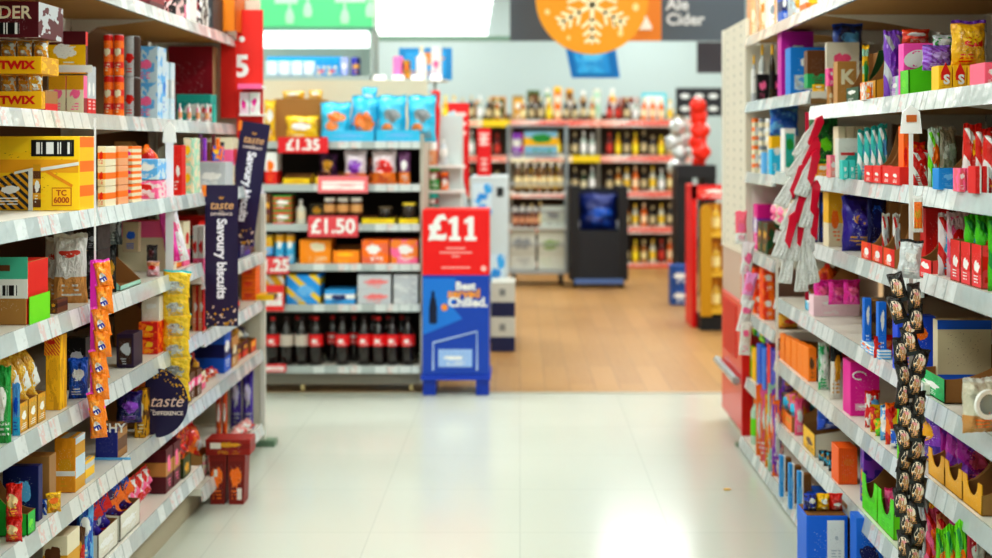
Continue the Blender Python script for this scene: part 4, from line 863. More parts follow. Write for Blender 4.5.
# ================================================================== every stretch of shelf still bare gets its packs
PALL = [('brown', 'purple', 'navy'), ('gold', 'brown', 'cream'), ('red', 'orange', 'white'), ('blue', 'navy', 'white'), ('maroon', 'red', 'gold'), ('tan', 'brown', 'cream'), ('plum', 'navy', 'silver'), ('orange', 'red', 'yellow'), ('cream', 'pink', 'red')]
PALR = [('red', 'orange', 'white'), ('orange', 'yellow', 'brown'), ('magenta', 'violet', 'white'), ('lime', 'green', 'yellow'), ('blue', 'sky', 'white'), ('pink', 'red', 'white'), ('purple', 'violet', 'gold'), ('cyan', 'teal', 'white'), ('yellow', 'orange', 'red')]
PLAIN = dict(brown='brown', gold='gold', red='red', blue='blue', maroon='maroon', tan='tan', plum='dark plum', orange='orange', cream='cream', magenta='magenta', lime='lime green', pink='pink', purple='purple', cyan='cyan', yellow='yellow')
def fill(sd):
    levels = range(7) if sd < 0 else range(8)
    for lv in levels:
        lo, hi = (-118, 257) if sd < 0 else (750, 1082)
        if sd < 0 and lv >= 5: hi = 234
        cov = sorted(OCC.get((sd, lv), [])); gaps = []; x = lo
        for a, b in cov:
            if a > x: gaps.append((x, min(a, hi)))
            x = max(x, b)
        if x < hi: gaps.append((x, hi))
        for a, b in gaps:
            if b - a < 4: continue
            Xf = (LX if sd < 0 else RX)[lv] + .03; Ya, Yb = sorted((Xf*FPX/abs(a - VX), Xf*FPX/abs(b - VX))); W = Yb - Ya
            n = max(1, round(W/.12)); hs = levelH(sd, lv, (Ya+Yb)/2); nx = [h for h in ((LH if Yb < 4.98 else LH3) if sd < 0 else ((RH if Yb < 5.45 else [v for v in RFAR if v]))) if h > hs + .1]
            room = (nx[0] - hs - .04) if nx else .2
            for i in range(n):
                pal = (PALL if sd < 0 else PALR)[rnd.randrange(9)]; w = W/n - .006; h = room*rnd.uniform(.62, .92); k = rnd.random(); d = .2
                if w < .025: continue
                Yc = Ya + (i + .5)*W/n; kind = 'box' if k < .28 else 'bag' if k < .5 else 'tray'
                st = ['band', 'low', 'blob', 'high'][rnd.randrange(4)]
                if kind == 'tray': kw = dict(front=.4, side=CARD())
                else: kw = {}
                if kind == 'bag': h = min(h, w*1.9)
                o = build(kind, w, h, d if kind != 'bag' else .09, (*pal, st), None, **kw)
                put(o, sd, Xf + rnd.random()*.02, Yc, d if kind != 'bag' else .09, hs + EPS, 0 if kind == 'tray' else R(rnd.uniform(2, 8)) * (1 if sd > 0 else -1) if kind == 'box' and w > .08 and 0 else 0)
                pl = '%s %s' % ('left-side' if sd < 0 else 'right-side', (LW if sd < 0 else RW)[lv])
                look = '%s and %s %s' % (PLAIN[pal[0]], pal[1], {'box': 'upright carton', 'bag': 'foil bag', 'tray': 'cardboard tray'}[kind])
                reg(o, look, pl, Yc, CATS[kind])
                NBS.append((None, sd, lv, Yc - w/2, w, hs, hs + h, Xf, Xf + d))
                if kind == 'tray':
                    p2 = (PALL if sd < 0 else PALR)[rnd.randrange(9)]
                    b = bag(w*.8, h*.9, .1, pack(*p2, 'blob', foil=1), mat(p2[0], .3), mat(p2[2], .35)); put(b, sd, Xf + .04, Yc, .1, hs + .006); reg(b, '%s and %s foil bag in tray' % (PLAIN[p2[0]], p2[1]), pl, Yc, 'snack bag')
fill(-1); fill(1)
# packs turned towards the camera are kept clear of the pack standing behind them
for (o, sd, lv, Y, run, z0, z1, xa, xb) in NBS:
    if o is None: continue
    nxt = [q[3] for q in NBS if q[1] == sd and q[3] > Y + .015 and q[3] < Y + run and q[5] < z1 - .004 and q[6] > z0 + .004 and q[7] < xb - .002 and q[8] > xa + .002]
    if nxt:
        nr = max(.022, min(nxt) - Y - .003); o.scale.y = nr/run; o.location.y = Y + nr/2

# ================================================================== clip strips hanging in front of the shelves
def strip(name, x, y0, y1, Y, w, m, label, X=None, hook=None):
    p = at(x, y1, Y); q = at(x, y0, Y); h = q[2] - p[2]; t = empty(name, (p[0], Y, p[2]))
    boxobj('strip', (-w/2, w/2, -.001, .001, 0, h), m, t)
    if hook:
        bm = bmesh.new(); prism(bm, [(-hook, h - .01), (hook, h - .01), (hook*.8, h + .05), (0, h + .07), (-hook*.8, h + .05)], -.003, .003, 'y'); mesh('hook', bm, mat('f4f4f0', .2), t)
    tag(t, label, 'clip strip'); return t
# left, orange bags
Y = 3.66; t = strip('clip_strip', 95, 118, 430, Y, .006, mat('e8e4e0', .3), 'narrow pale clip strip hanging from the left sixth shelf, carrying orange bags')
boxobj('pink_edge', (-.004, .022, -.03, -.004, .0, .52), mat('f030c0', .3), t)
base = None; ys = [262, 286, 308, 329, 350, 371, 392, 408]
for i, y in enumerate(ys):
    p = at(106 - i*.6, y + 28, Y - .03 - .006*(i % 2)); hh = .092
    if base is None: b = base = bag(.05, hh, .045, pack('ff8a10', 'f87808', 'ffa020', 'plain', foil=1), mat('f858c8', .3), mat('f4f0e8', .4), 'sweet_bag', logo=(.52, .45, .2, .16), seed=3); text('m', .026, b, (.002, -.024, .037), m=mat('1830a0'), bold=.001, rot=(R(90), R(-20), 0))
    else: b = copytree(base)
    b.location = (p[0], Y - .03 - .004*i, p[2]); b.rotation_euler = (0, R(-4 if i % 2 else -9), R(8)); tag(b, None, None, 'orange sweet bags on a clip strip'); reg(b, 'orange sweet bag with blue letter', '@hanging on the left clip strip', i, 'snack bag', 'orange sweet bags on a clip strip', 'top')
# left, white strip with pink ribbon and yellow bags
Y = 4.55; t = strip('clip_strip', 169.5, 140, 400, Y, .03, mat('f2eff4', .25), 'wide white clip strip hanging from the left sixth shelf', hook=.026)
for i, (dx, c, nm) in enumerate(((6, 'ff58c0', 'pink'), (14, 'f0e8f0', 'white'))):
    p = at(167 + dx, 262, Y + .02); b = bag(.05, .22, .03, pack(c, 'white' if i else 'magenta', 'pink', 'blob', foil=1), mat('f8c8e8'), None, 'gift_bag', seed=i); b.location = (p[0], Y + .03 + .02*i, p[2]); b.rotation_euler = (0, R(-10 - 4*i), R(10)); tag(b, nm + ' crinkled gift bag hanging behind the wide white clip strip', 'snack bag')
base = None
for i in range(6):
    p = at(175.5 + (i % 2), 297 + i*21, Y - .03)
    if base is None: b = base = bag(.105, .10, .035, pack('f8c818', 'e8c020', 'silver', 'frame', foil=1), mat('38c8d0', .3), mat('c8c8c0', .25, .5), 'sweet_bag', logo=(.5, .42, .32, .16), seed=4)
    else: b = copytree(base)
    b.location = (p[0], Y - .03, p[2]); b.rotation_euler = (0, R(4*(-1)**i), R(5)); reg(b, 'yellow and silver sweet bag', '@hanging on the white clip strip', i, 'snack bag', 'yellow sweet bags on a white clip strip', 'top')
# right, biscuit strip
Y = 3.32; t = strip('clip_strip', 911, 130, 640, Y, .012, mat('e8e8e4', .2), 'long pale clip strip hanging down the right shelving', hook=.03)
p = at(911, 138, Y); boxobj('hook_print', (-.014, .014, -.006, -.0035, (at(0,122,Y)[2]-at(0,640,Y)[2]), (at(0,115,Y)[2]-at(0,640,Y)[2])), mat('c86820'), t)
p = at(908, 278, Y - .03); b = bag(.062, .105, .03, pack('d8dcdc', 'silver', 'white', 'plain', foil=1), mat('202020', .3), mat('e0e4e4', .3), 'snack_bag', logo=(.5, .7, .3, .05), seed=1); b.location = (p[0], Y - .03, p[2]); b.rotation_euler = (0, R(6), R(-6)); tag(b, 'plain silver snack bag with black ends, topmost bag of the right clip strip', 'snack bag')
p = at(916, 232, Y + .0); b = bag(.03, .1, .015, pack('f0f0e8', 'orange', 'gold', 'frame', foil=1), mat('white'), None, 'snack_bag', seed=2); b.location = (p[0], Y - .015, p[2]); tag(b, 'slim white pouch with an orange window above the silver bag on the right strip', 'snack bag')
base = None; i = 0; y = 300
while y < 575:
    for s in (0, 1):
        p = at((904 if s == 0 else 913.5) + rnd.uniform(-3.5, 3.5), y + 10*s, Y - .04)
        if base is None: b = base = bag(.042, .075, .03, pack('18120c', 'black', 'tan', 'plain', foil=1), mat('2a2018', .3), pack('f4e0c8', 'e8b070', 'f0a0a0', 'low'), 'biscuit_bag', logo=(.45, .5, .38, .32), seed=5); boxobj('black_foot', (-.018, .018, -.005, .005, -.004, .008), mat('141414', .3), b)
        else: b = copytree(base)
        b.location = (p[0], Y - .04 - .01*s, p[2]); b.rotation_euler = (0, R(rnd.uniform(-20, 20)), R(rnd.uniform(-28, 28))); reg(b, 'small cream and black biscuit bag', '@on the right clip strip', i, 'snack bag', 'small biscuit bags on a clip strip', 'top'); i += 1
    y += 21.5
# right, red and white bags
Y = 4.5; t = strip('clip_strip', 807, 112, 300, Y, .014, mat('c81840', .3), 'dark red clip strip hanging in front of the right shelving')
bw = {}
pos = [(797, 158, 30), (790, 178, 34), (779, 206, 30), (798, 196, 20), (806, 186, 12), (785, 232, 24), (803, 228, 14), (776, 258, 20), (793, 262, 10), (806, 252, 8), (800, 292, 4), (812, 284, -8), (784, 284, 10)]
for i, (x, y, a) in enumerate(pos):
    p = at(x, y, Y - .05 - .006*(i % 3))
    root = empty('sweet_pouch', (p[0], Y - .05 - .008*(i % 4), p[2])); root.rotation_euler = (0, R(a), R(8))
    for nm, m, key in (('pouch_body', pack('e6e6e0', 'dcdcd4', 'white', 'plain', foil=1), 'b'),):
        if 'b' not in bw:
            bm = bmesh.new(); prof = [(-.026, 0), (.03, .004), (.02, .10), (.004, .16), (-.008, .16), (-.02, .09)]
            prism(bm, prof, -.006, .006, 'y'); bmesh.ops.bevel(bm, geom=bm.edges[:], offset=.004, segments=2, affect='EDGES'); bmesh.ops.recalc_face_normals(bm, faces=bm.faces); me = bpy.data.meshes.new('pouch_body'); bm.to_mesh(me); bm.free(); me.materials.append(m); bw['b'] = me
            bm = bmesh.new(); prism(bm, [(.004, .07), (.03, .05), (.022, .165), (.004, .185), (-.010, .165)], -.0095, .0085, 'y'); bmesh.ops.recalc_face_normals(bm, faces=bm.faces); me = bpy.data.meshes.new('red_top'); bm.to_mesh(me); bm.free(); me.materials.append(mat('e0143c', .3, coat=.4)); bw['r'] = me
        link('pouch_body', bw['b'], root)
        if i < 10: link('red_top', bw['r'], root)
    reg(root, 'white and red pointed sweet pouch' if i < 10 else 'plain white pointed pouch', '@on the dark red clip strip', i, 'snack bag', 'pointed pouches on the dark red clip strip', 'top')
# right, far pink and white strip
Y = 5.5
for i, (x, y, a, c) in enumerate(((741, 232, 0, 'ff7088'), (745, 262, 6, 'f4e8ea'), (744, 292, 12, 'f8a0d8'), (739, 318, 14, 'e8e8e4'), (741, 340, 4, 'ece8e0'))):
    p = at(x, y + 12, Y); b = bag(.055, .15, .02, pack(c, 'white', 'pink', 'low', foil=1), mat(c, .3), None, 'sweet_pouch', seed=i % 6); b.location = (p[0], Y - .02*i, p[2]); b.rotation_euler = (0, R(a), R(5))
    reg(b, ['rose pink', 'white', 'lilac pink', 'grey-white', 'cream-white'][i] + ' slim pouch', '@on the far right clip strip', i, 'snack bag', 'slim pouches on the far right clip strip', 'top')
strip('clip_strip', 743, 215, 345, Y + .03, .012, mat('e8e4e0', .3), 'pale clip strip in front of the end panel, far right shelving')
strip('clip_strip', 777, 250, 400, 5.3, .012, mat('e8e4da', .3), 'empty pale clip strip hanging at the right fourth shelf')

# ================================================================== shelf-edge signs on the left
PL = mat('231a44', .4)
def gold_logo(t, y, z, s):
    text('taste', .055*s, t, (0, y, z), m=mat('d8a878', .35), bold=.0008, shear=.25, xs=1.0); text('THE', .012*s, t, (0, y, z - .028*s), m=mat('d8c0b0')); text('DIFFERENCE', .018*s, t, (0, y, z - .04*s), m=mat('e8d8d0'), bold=.0004)
    bm = bmesh.new()
    for k in range(5): a = R(-40 + 20*k); tube(bm, [(math.sin(a)*.008*s, y, z + .028*s), (math.sin(a)*.02*s, y, z + .028*s + math.cos(a)*.014*s)], .0015*s, 5)
    mesh('gold_star', bm, mat('d8a050', .3), t)
def dots(t, y, xr, zr, n, r2, dens):
    r = random.Random(r2)
    bms = [bmesh.new(), bmesh.new()]
    for k in range(n):
        x = r.uniform(*xr); z = zr[0] + (zr[1]-zr[0])*dens(r.random()); s = r.uniform(.003, .006); bm = bms[k % 2]
        prism(bm, [(x + s*math.cos(q*math.pi/3), z + s*math.sin(q*math.pi/3)) for q in range(6)], y - .0008, y, 'y')
    mesh('gold_dots', bms[0], mat('e0a838', .35), t); mesh('pale_dots', bms[1], mat('e0c8b8', .35), t)
def savoury(x0, x1, y0, y1, Y, label, tilt):
    t, w, h = board('shelf_sign', x0, x1, y0, y1, Y, PL, label, 'sign', .003, tilt)
    gold_logo(t, -.003, h*.5 - .085, w/.15)
    text('Savoury biscuits', w*.4, t, (0, -.0022, h*.5 - w*1.02), rot=(R(90), R(90), 0), m=mat('f0f0f8'), bold=.0022, xs=.94, align='LEFT')
    dots(t, -.0017, (-w*.45, w*.45), (-h*.49, -h*.36), 34, 3, lambda q: q*q)
    boxobj('clip', (-w*.5 - .012, -w*.5 + .006, -.004, .01, h*.42, h*.5), mat('f08020'), t); return t
savoury(205, 238, 185, 326, 5.0, 'plum sign reading Savoury biscuits, nearer one, upright on the left shelves', R(0))
savoury(233, 262, 122, 245, 5.75, 'plum sign reading Savoury biscuits, tilted one behind the upright sign', R(8))
Y = 4.35; c = at(153, 403, Y); rr = 35*Y/FPX; t = empty('shelf_sign', c); tag(t, 'round plum sign with gold script on the edge of the left second shelf', 'sign')
pts = [(-.03, -rr*.97)] + [(rr*math.cos(a), rr*math.sin(a)) for a in [R(-78 + 156*k/24) for k in range(25)]] + [(-.03, rr*.97)]
bm = bmesh.new(); prism(bm, pts, -.002, .002, 'y'); mesh('board', bm, PL, t)
tt = text('taste', .062, t, (.048, -.004, .006), m=mat('e8c8b8', .35), bold=.0002, shear=.35); text('THE', .01, t, (.0, -.004, -.027), m=mat('e8d8d0')); text('DIFFERENCE', .02, t, (.055, -.004, -.037), m=mat('e8d8d0'), bold=.0006)
r = random.Random(5); bm = bmesh.new()
for k in range(46):
    a = R(r.uniform(5, 100)); q = rr*r.uniform(.72, .97); x, z, s = q*math.cos(a), q*math.sin(a), r.uniform(.002, .005)
    if x > -.025: prism(bm, [(x + s*math.cos(j*math.pi/3), z + s*math.sin(j*math.pi/3)) for j in range(6)], -.0032, -.002, 'y')
mesh('gold_dots', bm, mat('e0a838', .35), t); boxobj('clip', (-.045, -.028, -.004, .01, .06, .1), mat('f08020'), t)
# ================================================================== MIDDLE DISTANCE: promotion unit facing the aisle
PY = 7.62
def FF(Y, x0, x1, yb, yt, kind, look, a, place, n=1, tiers=1, d=.15, back=0, name=None, cat=None, group=None, H=None, yaw=0, jitter=0, **kw):
    """things facing the camera side of a shelf whose front edge is at depth Y"""
    if H is None and abs(Y - Y0) < .001 and place in PHH and yb > [0, 138, 182, 222, 262, 303, 366][PHK.index(place) + 1]: H = PHH[place]
    xa, xb = (x0 - VX)*Y/FPX, (x1 - VX)*Y/FPX; z0 = (CH + (VY - yb)*Y/FPX) if H is None else H; z1 = CH + (VY - yt)*Y/FPX
    w = (xb - xa)/n; h = max(.02, z1 - z0)/tiers; base = None; out = []
    for t in range(tiers):
        for i in range(n):
            if base is None: base = o = build(kind, w - .005, h - .001, d, a, name, **kw)
            else: o = copytree(base)
            o.location = (xa + (i + .5)*w, Y + .01 + d/2 + back, z0 + t*h + .0006); o.rotation_euler = (0, 0, yaw + R(rnd.uniform(-jitter, jitter)))
            reg(o, look if tiers == 1 else ({0: 'lower', tiers-1: 'upper'}.get(t, 'middle') + ' ' + look), place, xa + i*w, cat or CATS.get(kind, 'package'), group, 'the left'); out.append(o)
    return out
Y0 = 7.5; PH = [.167, .552, .806, 1.054, 1.302, 1.569]; xl, xr = -1.98, -.615
t = empty('promotion_shelving', ((xl+xr)/2, Y0, 0)); hw = (xr-xl)/2; tag(t, 'white promotion shelving facing the aisle, stocked with cola bottles at the bottom', 'shelving')
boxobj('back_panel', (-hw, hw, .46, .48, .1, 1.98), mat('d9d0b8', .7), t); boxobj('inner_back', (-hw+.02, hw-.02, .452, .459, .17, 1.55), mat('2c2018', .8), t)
for s in (-1, 1): boxobj('side_panel', (s*hw - .012, s*hw + .012, .02, .46, .06, 1.62), mat('b8b4a6', .5), t)
for h in PH:
    sh = boxobj('shelf', (-hw + .013, hw - .013, .0, .45, h - .03, h - .001), STEEL, t)
    boxobj('price_rail', (-hw + .01, hw - .01, -.014, -.0005, h - .042, h + .004), rail_mat(), sh)
boxobj('base_plinth', (-hw, hw, .03, .44, .05, .13), mat('8a8478', .5), t)
for s in (-.9, -.1, .9):
    bm = bmesh.new(); lathe(bm, [(0, -.012), (.024, -.012), (.026, 0), (.024, .012), (0, .012)], 14); mesh('caster', bm, mat('d8c890', .5), t, (s*hw, .06, .026), (0, R(90), 0))
def price(s, x0, x1, y0, y1, label, m='e0202c', tc='white', sz=None, Y=7.45):
    t, w, h = board('price_sign', x0, x1, y0, y1, Y, mat(m, .4), label, 'price sign', .004)
    if s: text(s, sz or h*.95, t, (0, -.004, -.002), m=mat(tc), bold=.0035)
    else: boxobj('white_panel', (-w*.42, w*.42, -.0035, -.002, -h*.3, h*.2), pack('white', 'f8d8d8', 'f0b0b0', 'band'), t)
    return t
price('£1.35', 278, 328, 137, 153, 'red price sign reading £1.35 on the top shelf of the promotion shelving')
price('', 318, 368, 176, 193, 'pale red price sign with white panel on the second shelf down', 'f07a80')
price('£1.50', 308, 358, 216, 237, 'red price sign reading £1.50 above the orange boxes', 'e05058')
price('£1.25', 254, 289, 257, 274, 'small red price sign reading £1.25, left end of the promotion shelving', 'e04a50')
price('', 262, 284, 285, 311, 'red and white card at the left end of the lower promotion shelf', 'e83030')
price('', 262, 286, 364, 372, 'low red label on the bottom rail of the promotion shelving', 'e84048', Y=7.47)
P1, P2, P3, P4, P5, P6 = ['%s shelf of the promotion shelving' % s for s in ('top', 'second highest', 'third highest', 'third lowest', 'second lowest', 'lowest')]
PHK = [P1, P2, P3, P4, P5, P6]; PHH = dict(zip(PHK, (1.569, 1.302, 1.054, .806, .552, .168)))
FF(Y0, 272, 319, 141, 98, 'box', 'open brown cardboard carton', mat('a8763c', .8), P1, d=.3, back=.08)
FF(Y0, 262, 274, 141, 100, 'bag', 'yellow crisp bag', ('f0c010', 'gold', 'white', 'blob'), P1, n=1, d=.1)
FF(Y0, 276, 300, 99, 90, 'bag', 'yellow crisp bag over the carton', ('f0c010', 'gold', 'white', 'blob'), P1, n=1, d=.15, back=.1)
FF(Y0, 303, 318, 99, 89, 'bag', 'small yellow crisp bag over the carton', ('f0c010', 'gold', 'white', 'blob'), P1, n=1, d=.12, back=.12)
o = FF(Y0, 284, 318, 141, 116, 'bag', 'tilted yellow crisp bag with white mark', ('f8cc10', 'gold', 'white', 'blob'), P1, n=1, d=.06)[0]; o.rotation_euler = (0, R(0), 0)
FF(Y0, 318, 350, 140, 102, 'bag', 'cyan pretzel bag with orange picture', ('3cc4ec', 'cyan', 'orange', 'blob'), P1, n=1, d=.12, logom=mat('f08838', .4), logo=(.4, .4, .22, .12))
FF(Y0, 345, 376, 140, 96, 'bag', 'cyan pretzel bag leaning right', ('34bce8', 'cyan', 'orange', 'plain'), P1, n=1, d=.12, back=.03, logom=mat('f08838', .4), logo=(.6, .4, .2, .14), tilt=R(6))
FF(Y0, 357, 374, 112, 86, 'bag', 'cyan bag standing highest', ('40c8f0', 'cyan', 'white', 'plain'), P1, n=1, d=.1, back=.14)
FF(Y0, 376, 436, 140, 95, 'bag', 'cyan pretzel bag with grey band', ('40c4ea', 'cyan', 'grey', 'band'), P1, n=2, d=.12, logom=mat('f08a40', .4), logo=(.35, .3, .2, .1))
FF(Y0, 322, 374, 141, 131, 'box', 'low cyan display box', ('38c0ec', 'cyan', 'sky', 'plain'), P1, n=1, d=.02, back=-.012)
FF(Y0, 376, 420, 141, 130, 'box', 'low cyan display box', ('38c0ec', 'cyan', 'sky', 'plain'), P1, n=1, d=.02, back=-.012)
FF(Y0, 264, 277, 184, 152, 'box', 'white and red snack carton', ('white', 'red', 'orange', 'low'), P2, n=1)
FF(Y0, 282, 310, 184, 174, 'tray', 'low yellow display tray', ('f8d010', 'yellow', 'gold', 'plain'), P2, front=.6)
FF(Y0, 314, 342, 184, 172, 'tray', 'low yellow display tray', ('f8d010', 'yellow', 'gold', 'plain'), P2, front=.6)
FF(Y0, 316, 336, 178, 154, 'bag', 'dark purple crisp bag', ('5a2a5a', 'plum', 'gold', 'blob'), P2, d=.1, back=.04)
FF(Y0, 342, 366, 184, 151, 'bag', 'white and orange crisp bag', ('e8dce4', 'f08020', 'violet', 'low'), P2, d=.12)
FF(Y0, 370, 396, 184, 151, 'bag', 'white and orange crisp bag', ('f0e0e4', 'f08020', 'red', 'low'), P2, d=.12)
FF(Y0, 397, 410, 184, 152, 'bag', 'purple and orange slim bag', ('7a4a7a', 'f08020', 'white', 'low'), P2, d=.1)
FF(Y0, 366, 372, 184, 158, 'bag', 'dark orange slim bag', ('8a3a1a', 'f08020', 'plum', 'low'), P2, d=.1, back=.05)
FF(Y0, 264, 271, 224, 194, 'box', 'dark brown narrow carton', ('brown', 'maroon', 'gold', 'band'), P3)
FF(Y0, 272, 291, 224, 195, 'box', 'red and green sauce carton', ('d84030', 'green', 'white', 'grid'), P3, tiers=2)
FF(Y0, 293, 304, 224, 200, 'bottle', 'white conical bottle', mat('dcdccc', .4), P3, lab=mat('cream'), cap=mat('white'), shape='wine')
FF(Y0, 322, 362, 217, 198, 'jar', 'amber jar with white lid', mat('5a3420', .25), P3, n=3, d=.08, lid=mat('f0ece0'), lab=mat('d8a060'))
FF(Y0, 361, 395, 224, 217, 'tray', 'low yellow tray', ('f8e010', 'yellow', 'gold', 'plain'), P3, front=.8)
FF(Y0, 398, 419, 224, 217, 'tray', 'low yellow tray', ('f8e010', 'yellow', 'gold', 'plain'), P3, front=.8)
FF(Y0, 400, 416, 219, 203, 'jar', 'dark jar with yellow lid', mat('3a3028', .25), P3, n=1, d=.1, lid=mat('e8d040'), back=.02)
FF(Y0, 376, 392, 219, 207, 'jar', 'dark jar with brown lid', mat('2a2018', .25), P3, n=1, d=.1, lid=mat('6a5a40'), back=.02)
FF(Y0, 306, 322, 224, 204, 'box', 'dark olive carton', ('3a3018', 'choc', 'gold', 'plain'), P3, back=.1)
FF(Y0, 262, 272, 256, 236, 'can', 'gold and blue can', ('e8b820', 'sky', 'gold', 'low'), P4, d=.1)
FF(Y0, 273, 294, 264, 235, 'can', 'blue can with gold top', ('38b0e0', 'gold', 'white', 'high'), P4, n=2, tiers=1, d=.09)
FF(Y0, 299, 331, 264, 240, 'box', 'orange snack carton with cream mark', ('f8920c', 'f8920c', 'cream', 'plain'), P4, d=.2)
FF(Y0, 332, 360, 264, 247, 'tray', 'orange open display tray', ('ff9010', 'f88808', 'yellow', 'plain'), P4, d=.2, front=.8)
FF(Y0, 361, 389, 264, 240, 'box', 'red and orange patterned carton', ('f0704a', 'orange', 'white', 'blob'), P4, n=1, d=.2)
FF(Y0, 390, 418, 264, 240, 'box', 'orange carton with pink dots', ('f88a30', 'pink', 'white', 'blob'), P4, n=1, d=.2)
FF(Y0, 263, 284, 305, 276, 'box', 'yellow and white carton', ('f8c010', 'white', 'orange', 'diag'), P5, d=.2)
FF(Y0, 286, 320, 305, 275, 'box', 'blue carton with yellow slashes', ('1c98e8', 'f0c830', 'sky', 'diag', ), P5, d=.2)
FF(Y0, 324, 355, 305, 290, 'box', 'low blue multipack', ('38a0e0', 'white', 'navy', 'band'), P5, d=.2)
FF(Y0, 357, 391, 305, 275, 'box', 'pale grey can multipack', ('c8ccd0', 'd0d4d8', 'f08080', 'plain'), P5, tiers=2, d=.2)
FF(Y0, 393, 418, 305, 275, 'box', 'white can multipack', ('c0c4c8', 'd8dcdc', 'silver', 'blob'), P5, tiers=2, d=.2)
cola = mat('1a0c08', .08, coat=.6)
for i, x in enumerate((271, 285, 300, 314.5, 341, 363, 377.5, 391.5, 407)):
    look = 'cola bottle with a silver label' if i in (1, 2) else 'cola bottle with a red label'
    FF(Y0, x - 7.6, x + 7.6, 367, 318, 'bottle', look, cola, P6, d=.095, lab=mat('c8bcb0', .4) if i in (1, 2) else pack('e8141c', 'e8141c', 'white', 'plain', marks=.8), cap=mat('2a0c0c' if i % 3 else 'c01818'), H=.168, back=.005)
for i, x in enumerate((292, 307, 328, 350, 370, 385, 399)):
    FF(Y0, x - 7, x + 7, 367, 320, 'bottle', 'back-row cola bottle, red label', cola, P6, d=.09, lab=pack('e8141c', 'c01018', 'white', 'plain'), cap=mat('c01818'), H=.168, back=.13)

# ------------------------------------------------------------------ the £11 stand
Y = 7.42; a = at(422.5, 388, Y); b = at(489, 210, Y); w = b[0]-a[0]; cx = (a[0]+b[0])/2; zr = CH + (VY-275)*Y/FPX; zb = CH + (VY-375)*Y/FPX
t = empty('promotion_stand', (cx, Y, 0)); tag(t, 'red and blue cardboard stand with £11 in white, right of the cola bottles', 'display stand')
boxobj('red_panel', (-w/2, w/2, 0, .3, zr, b[2]), mat('ee1414', .4), t); boxobj('blue_panel', (-w/2, w/2, 0, .3, zb, zr - .0008), mat('1246b0', .35), t)
text('£', .21, t, (-.115, -.003, b[2] - .115), bold=.009)
for X1 in (-.005, .092):
    bm = bmesh.new(); prism(bm, [(X1-.036, 0), (X1+.036, 0), (X1+.036, .026), (X1+.019, .026), (X1+.019, .15), (X1-.008, .15), (X1-.04, .128), (X1-.04, .104), (X1-.017, .112), (X1-.017, .026), (X1-.036, .026)], -.004, 0, 'y'); mesh('numeral', bm, mat('white'), t, (0, 0, b[2] - .19))
for dz, ww in ((-.235, .12), (-.262, .2), (-.285, .05), (-.355, .18)): boxobj('small_print', (-ww/2, ww/2, -.0025, 0, b[2] + dz - .006, b[2] + dz + .004), mat('f8b0a8'), t)
bm = bmesh.new(); lathe(bm, [(0, -.002), (.018, -.002), (.018, 0), (0, 0)], 14); mesh('seal_mark', bm, mat('f4c0b8'), t, (w*.42, -.001, zr + .04), (R(90), 0, 0))
bm = bmesh.new(); prism(bm, [(-w/2+.004, zr-.02), (0, zr-.02), (-.02, zr-.2), (w*.1, zr-.27), (-w/2+.004, zr-.37)], -.0025, -.0003, 'y'); mesh('pale_blue_picture', bm, mat('1e7cd8', .35), t)
bm = bmesh.new(); lathe(bm, [(0,0),(.02,0),(.024,.01),(.024,.1),(.016,.15),(.009,.17),(.009,.2),(0,.2)], 12); o = mesh('pictured_bottle', bm, mat('0a1438', .3), t, (-w*.34, -.006, zr-.3)); o.scale = (1, .12, 1)
bm = bmesh.new(); lathe(bm, [(0,-.002),(.022,-.002),(.022,0),(0,0)], 12); mesh('orange_spot', bm, mat('f09030'), t, (-w*.17, -.003, zr-.2), (R(90), 0, 0))
text('Best', .07, t, (.06, -.003, zr - .07), bold=.003); text('served', .075, t, (.05, -.003, zr - .115), m=mat('f0a040'), bold=.003); text('Chilled.', .08, t, (.075, -.003, zr - .17), bold=.003)
bm = bmesh.new(); q = [(-w*.34, zb + .03), (-w*.34, zb + .2), (w*.32, zb + .27), (w*.32, zb + .03)]
tube(bm, [(x, -.004, z) for x, z in q], .007, 6); mesh('white_outline', bm, mat('b8d0f0', .4), t); boxobj('pictured_crates', (-w*.26, w*.25, -.004, 0, zb + .05, zb + .16), pack('a8c8f0', '8ab0e8', 'white', 'ribs'), t)
for s in (-1, 1): boxobj('foot', (s*w*.4 - .04, s*w*.4 + .04, .01, .28, 0, zb - .03), mat('0c3aa8', .4), t)
boxobj('base_tray', (-w/2 - .01, w/2 + .01, -.012, .31, zb - .03, zb - .0008), mat('1040b8', .4), t)

# narrow display behind the stand, red frames and hanging packs
t = empty('tall_display', (at(447, 200, 8.0)[0], 8.05, 0)); tag(t, 'slim display with slanting red edges behind the £11 stand', 'display stand')
for i, (x0, y0, x1, y1) in enumerate(((425, 212, 437, 92), (431, 92, 439, 92), (434, 212, 438, 108))):
    bm = bmesh.new(); p, q = at(x0, y0, 8), at(x1, y1, 8); tube(bm, [(p[0]-t.location.x, 0, p[2]), (q[0]-t.location.x, 0, q[2])], .012 if i else .02, 6); mesh('red_edge', bm, mat('e01a18', .4), t)
boxobj('column', (-.09, .09, .05, .35, 0, 1.75), mat('cdd6d4', .5), t); [boxobj('shelf', (-.12, .12, -.07, .049, z_ - .02, z_ - .001), mat('white'), t) for z_ in (1.104, 1.25, 1.417)]
for i, (x, y0, y1, w_, c, nm) in enumerate(((434, 190, 166, 12, 'green', 'dark green tub on the slim display'), (433, 212, 192, 12, 'teal', 'teal tub on the slim display'), (444, 190, 172, 9, 'orange', 'orange drum on the slim display'), (432, 165, 128, 10, 'peach', 'peach bottle on the slim display'), (443, 166, 140, 9, 'silver', 'clear bottle on the slim display'))):
    FF(7.975, x - w_/2, x + w_/2, y0, y1, 'bottle' if i > 2 else 'can', nm, pack(c, 'white' if i > 2 else 'darkred', 'white', 'band'), '@standing behind the £11 stand', d=.07)
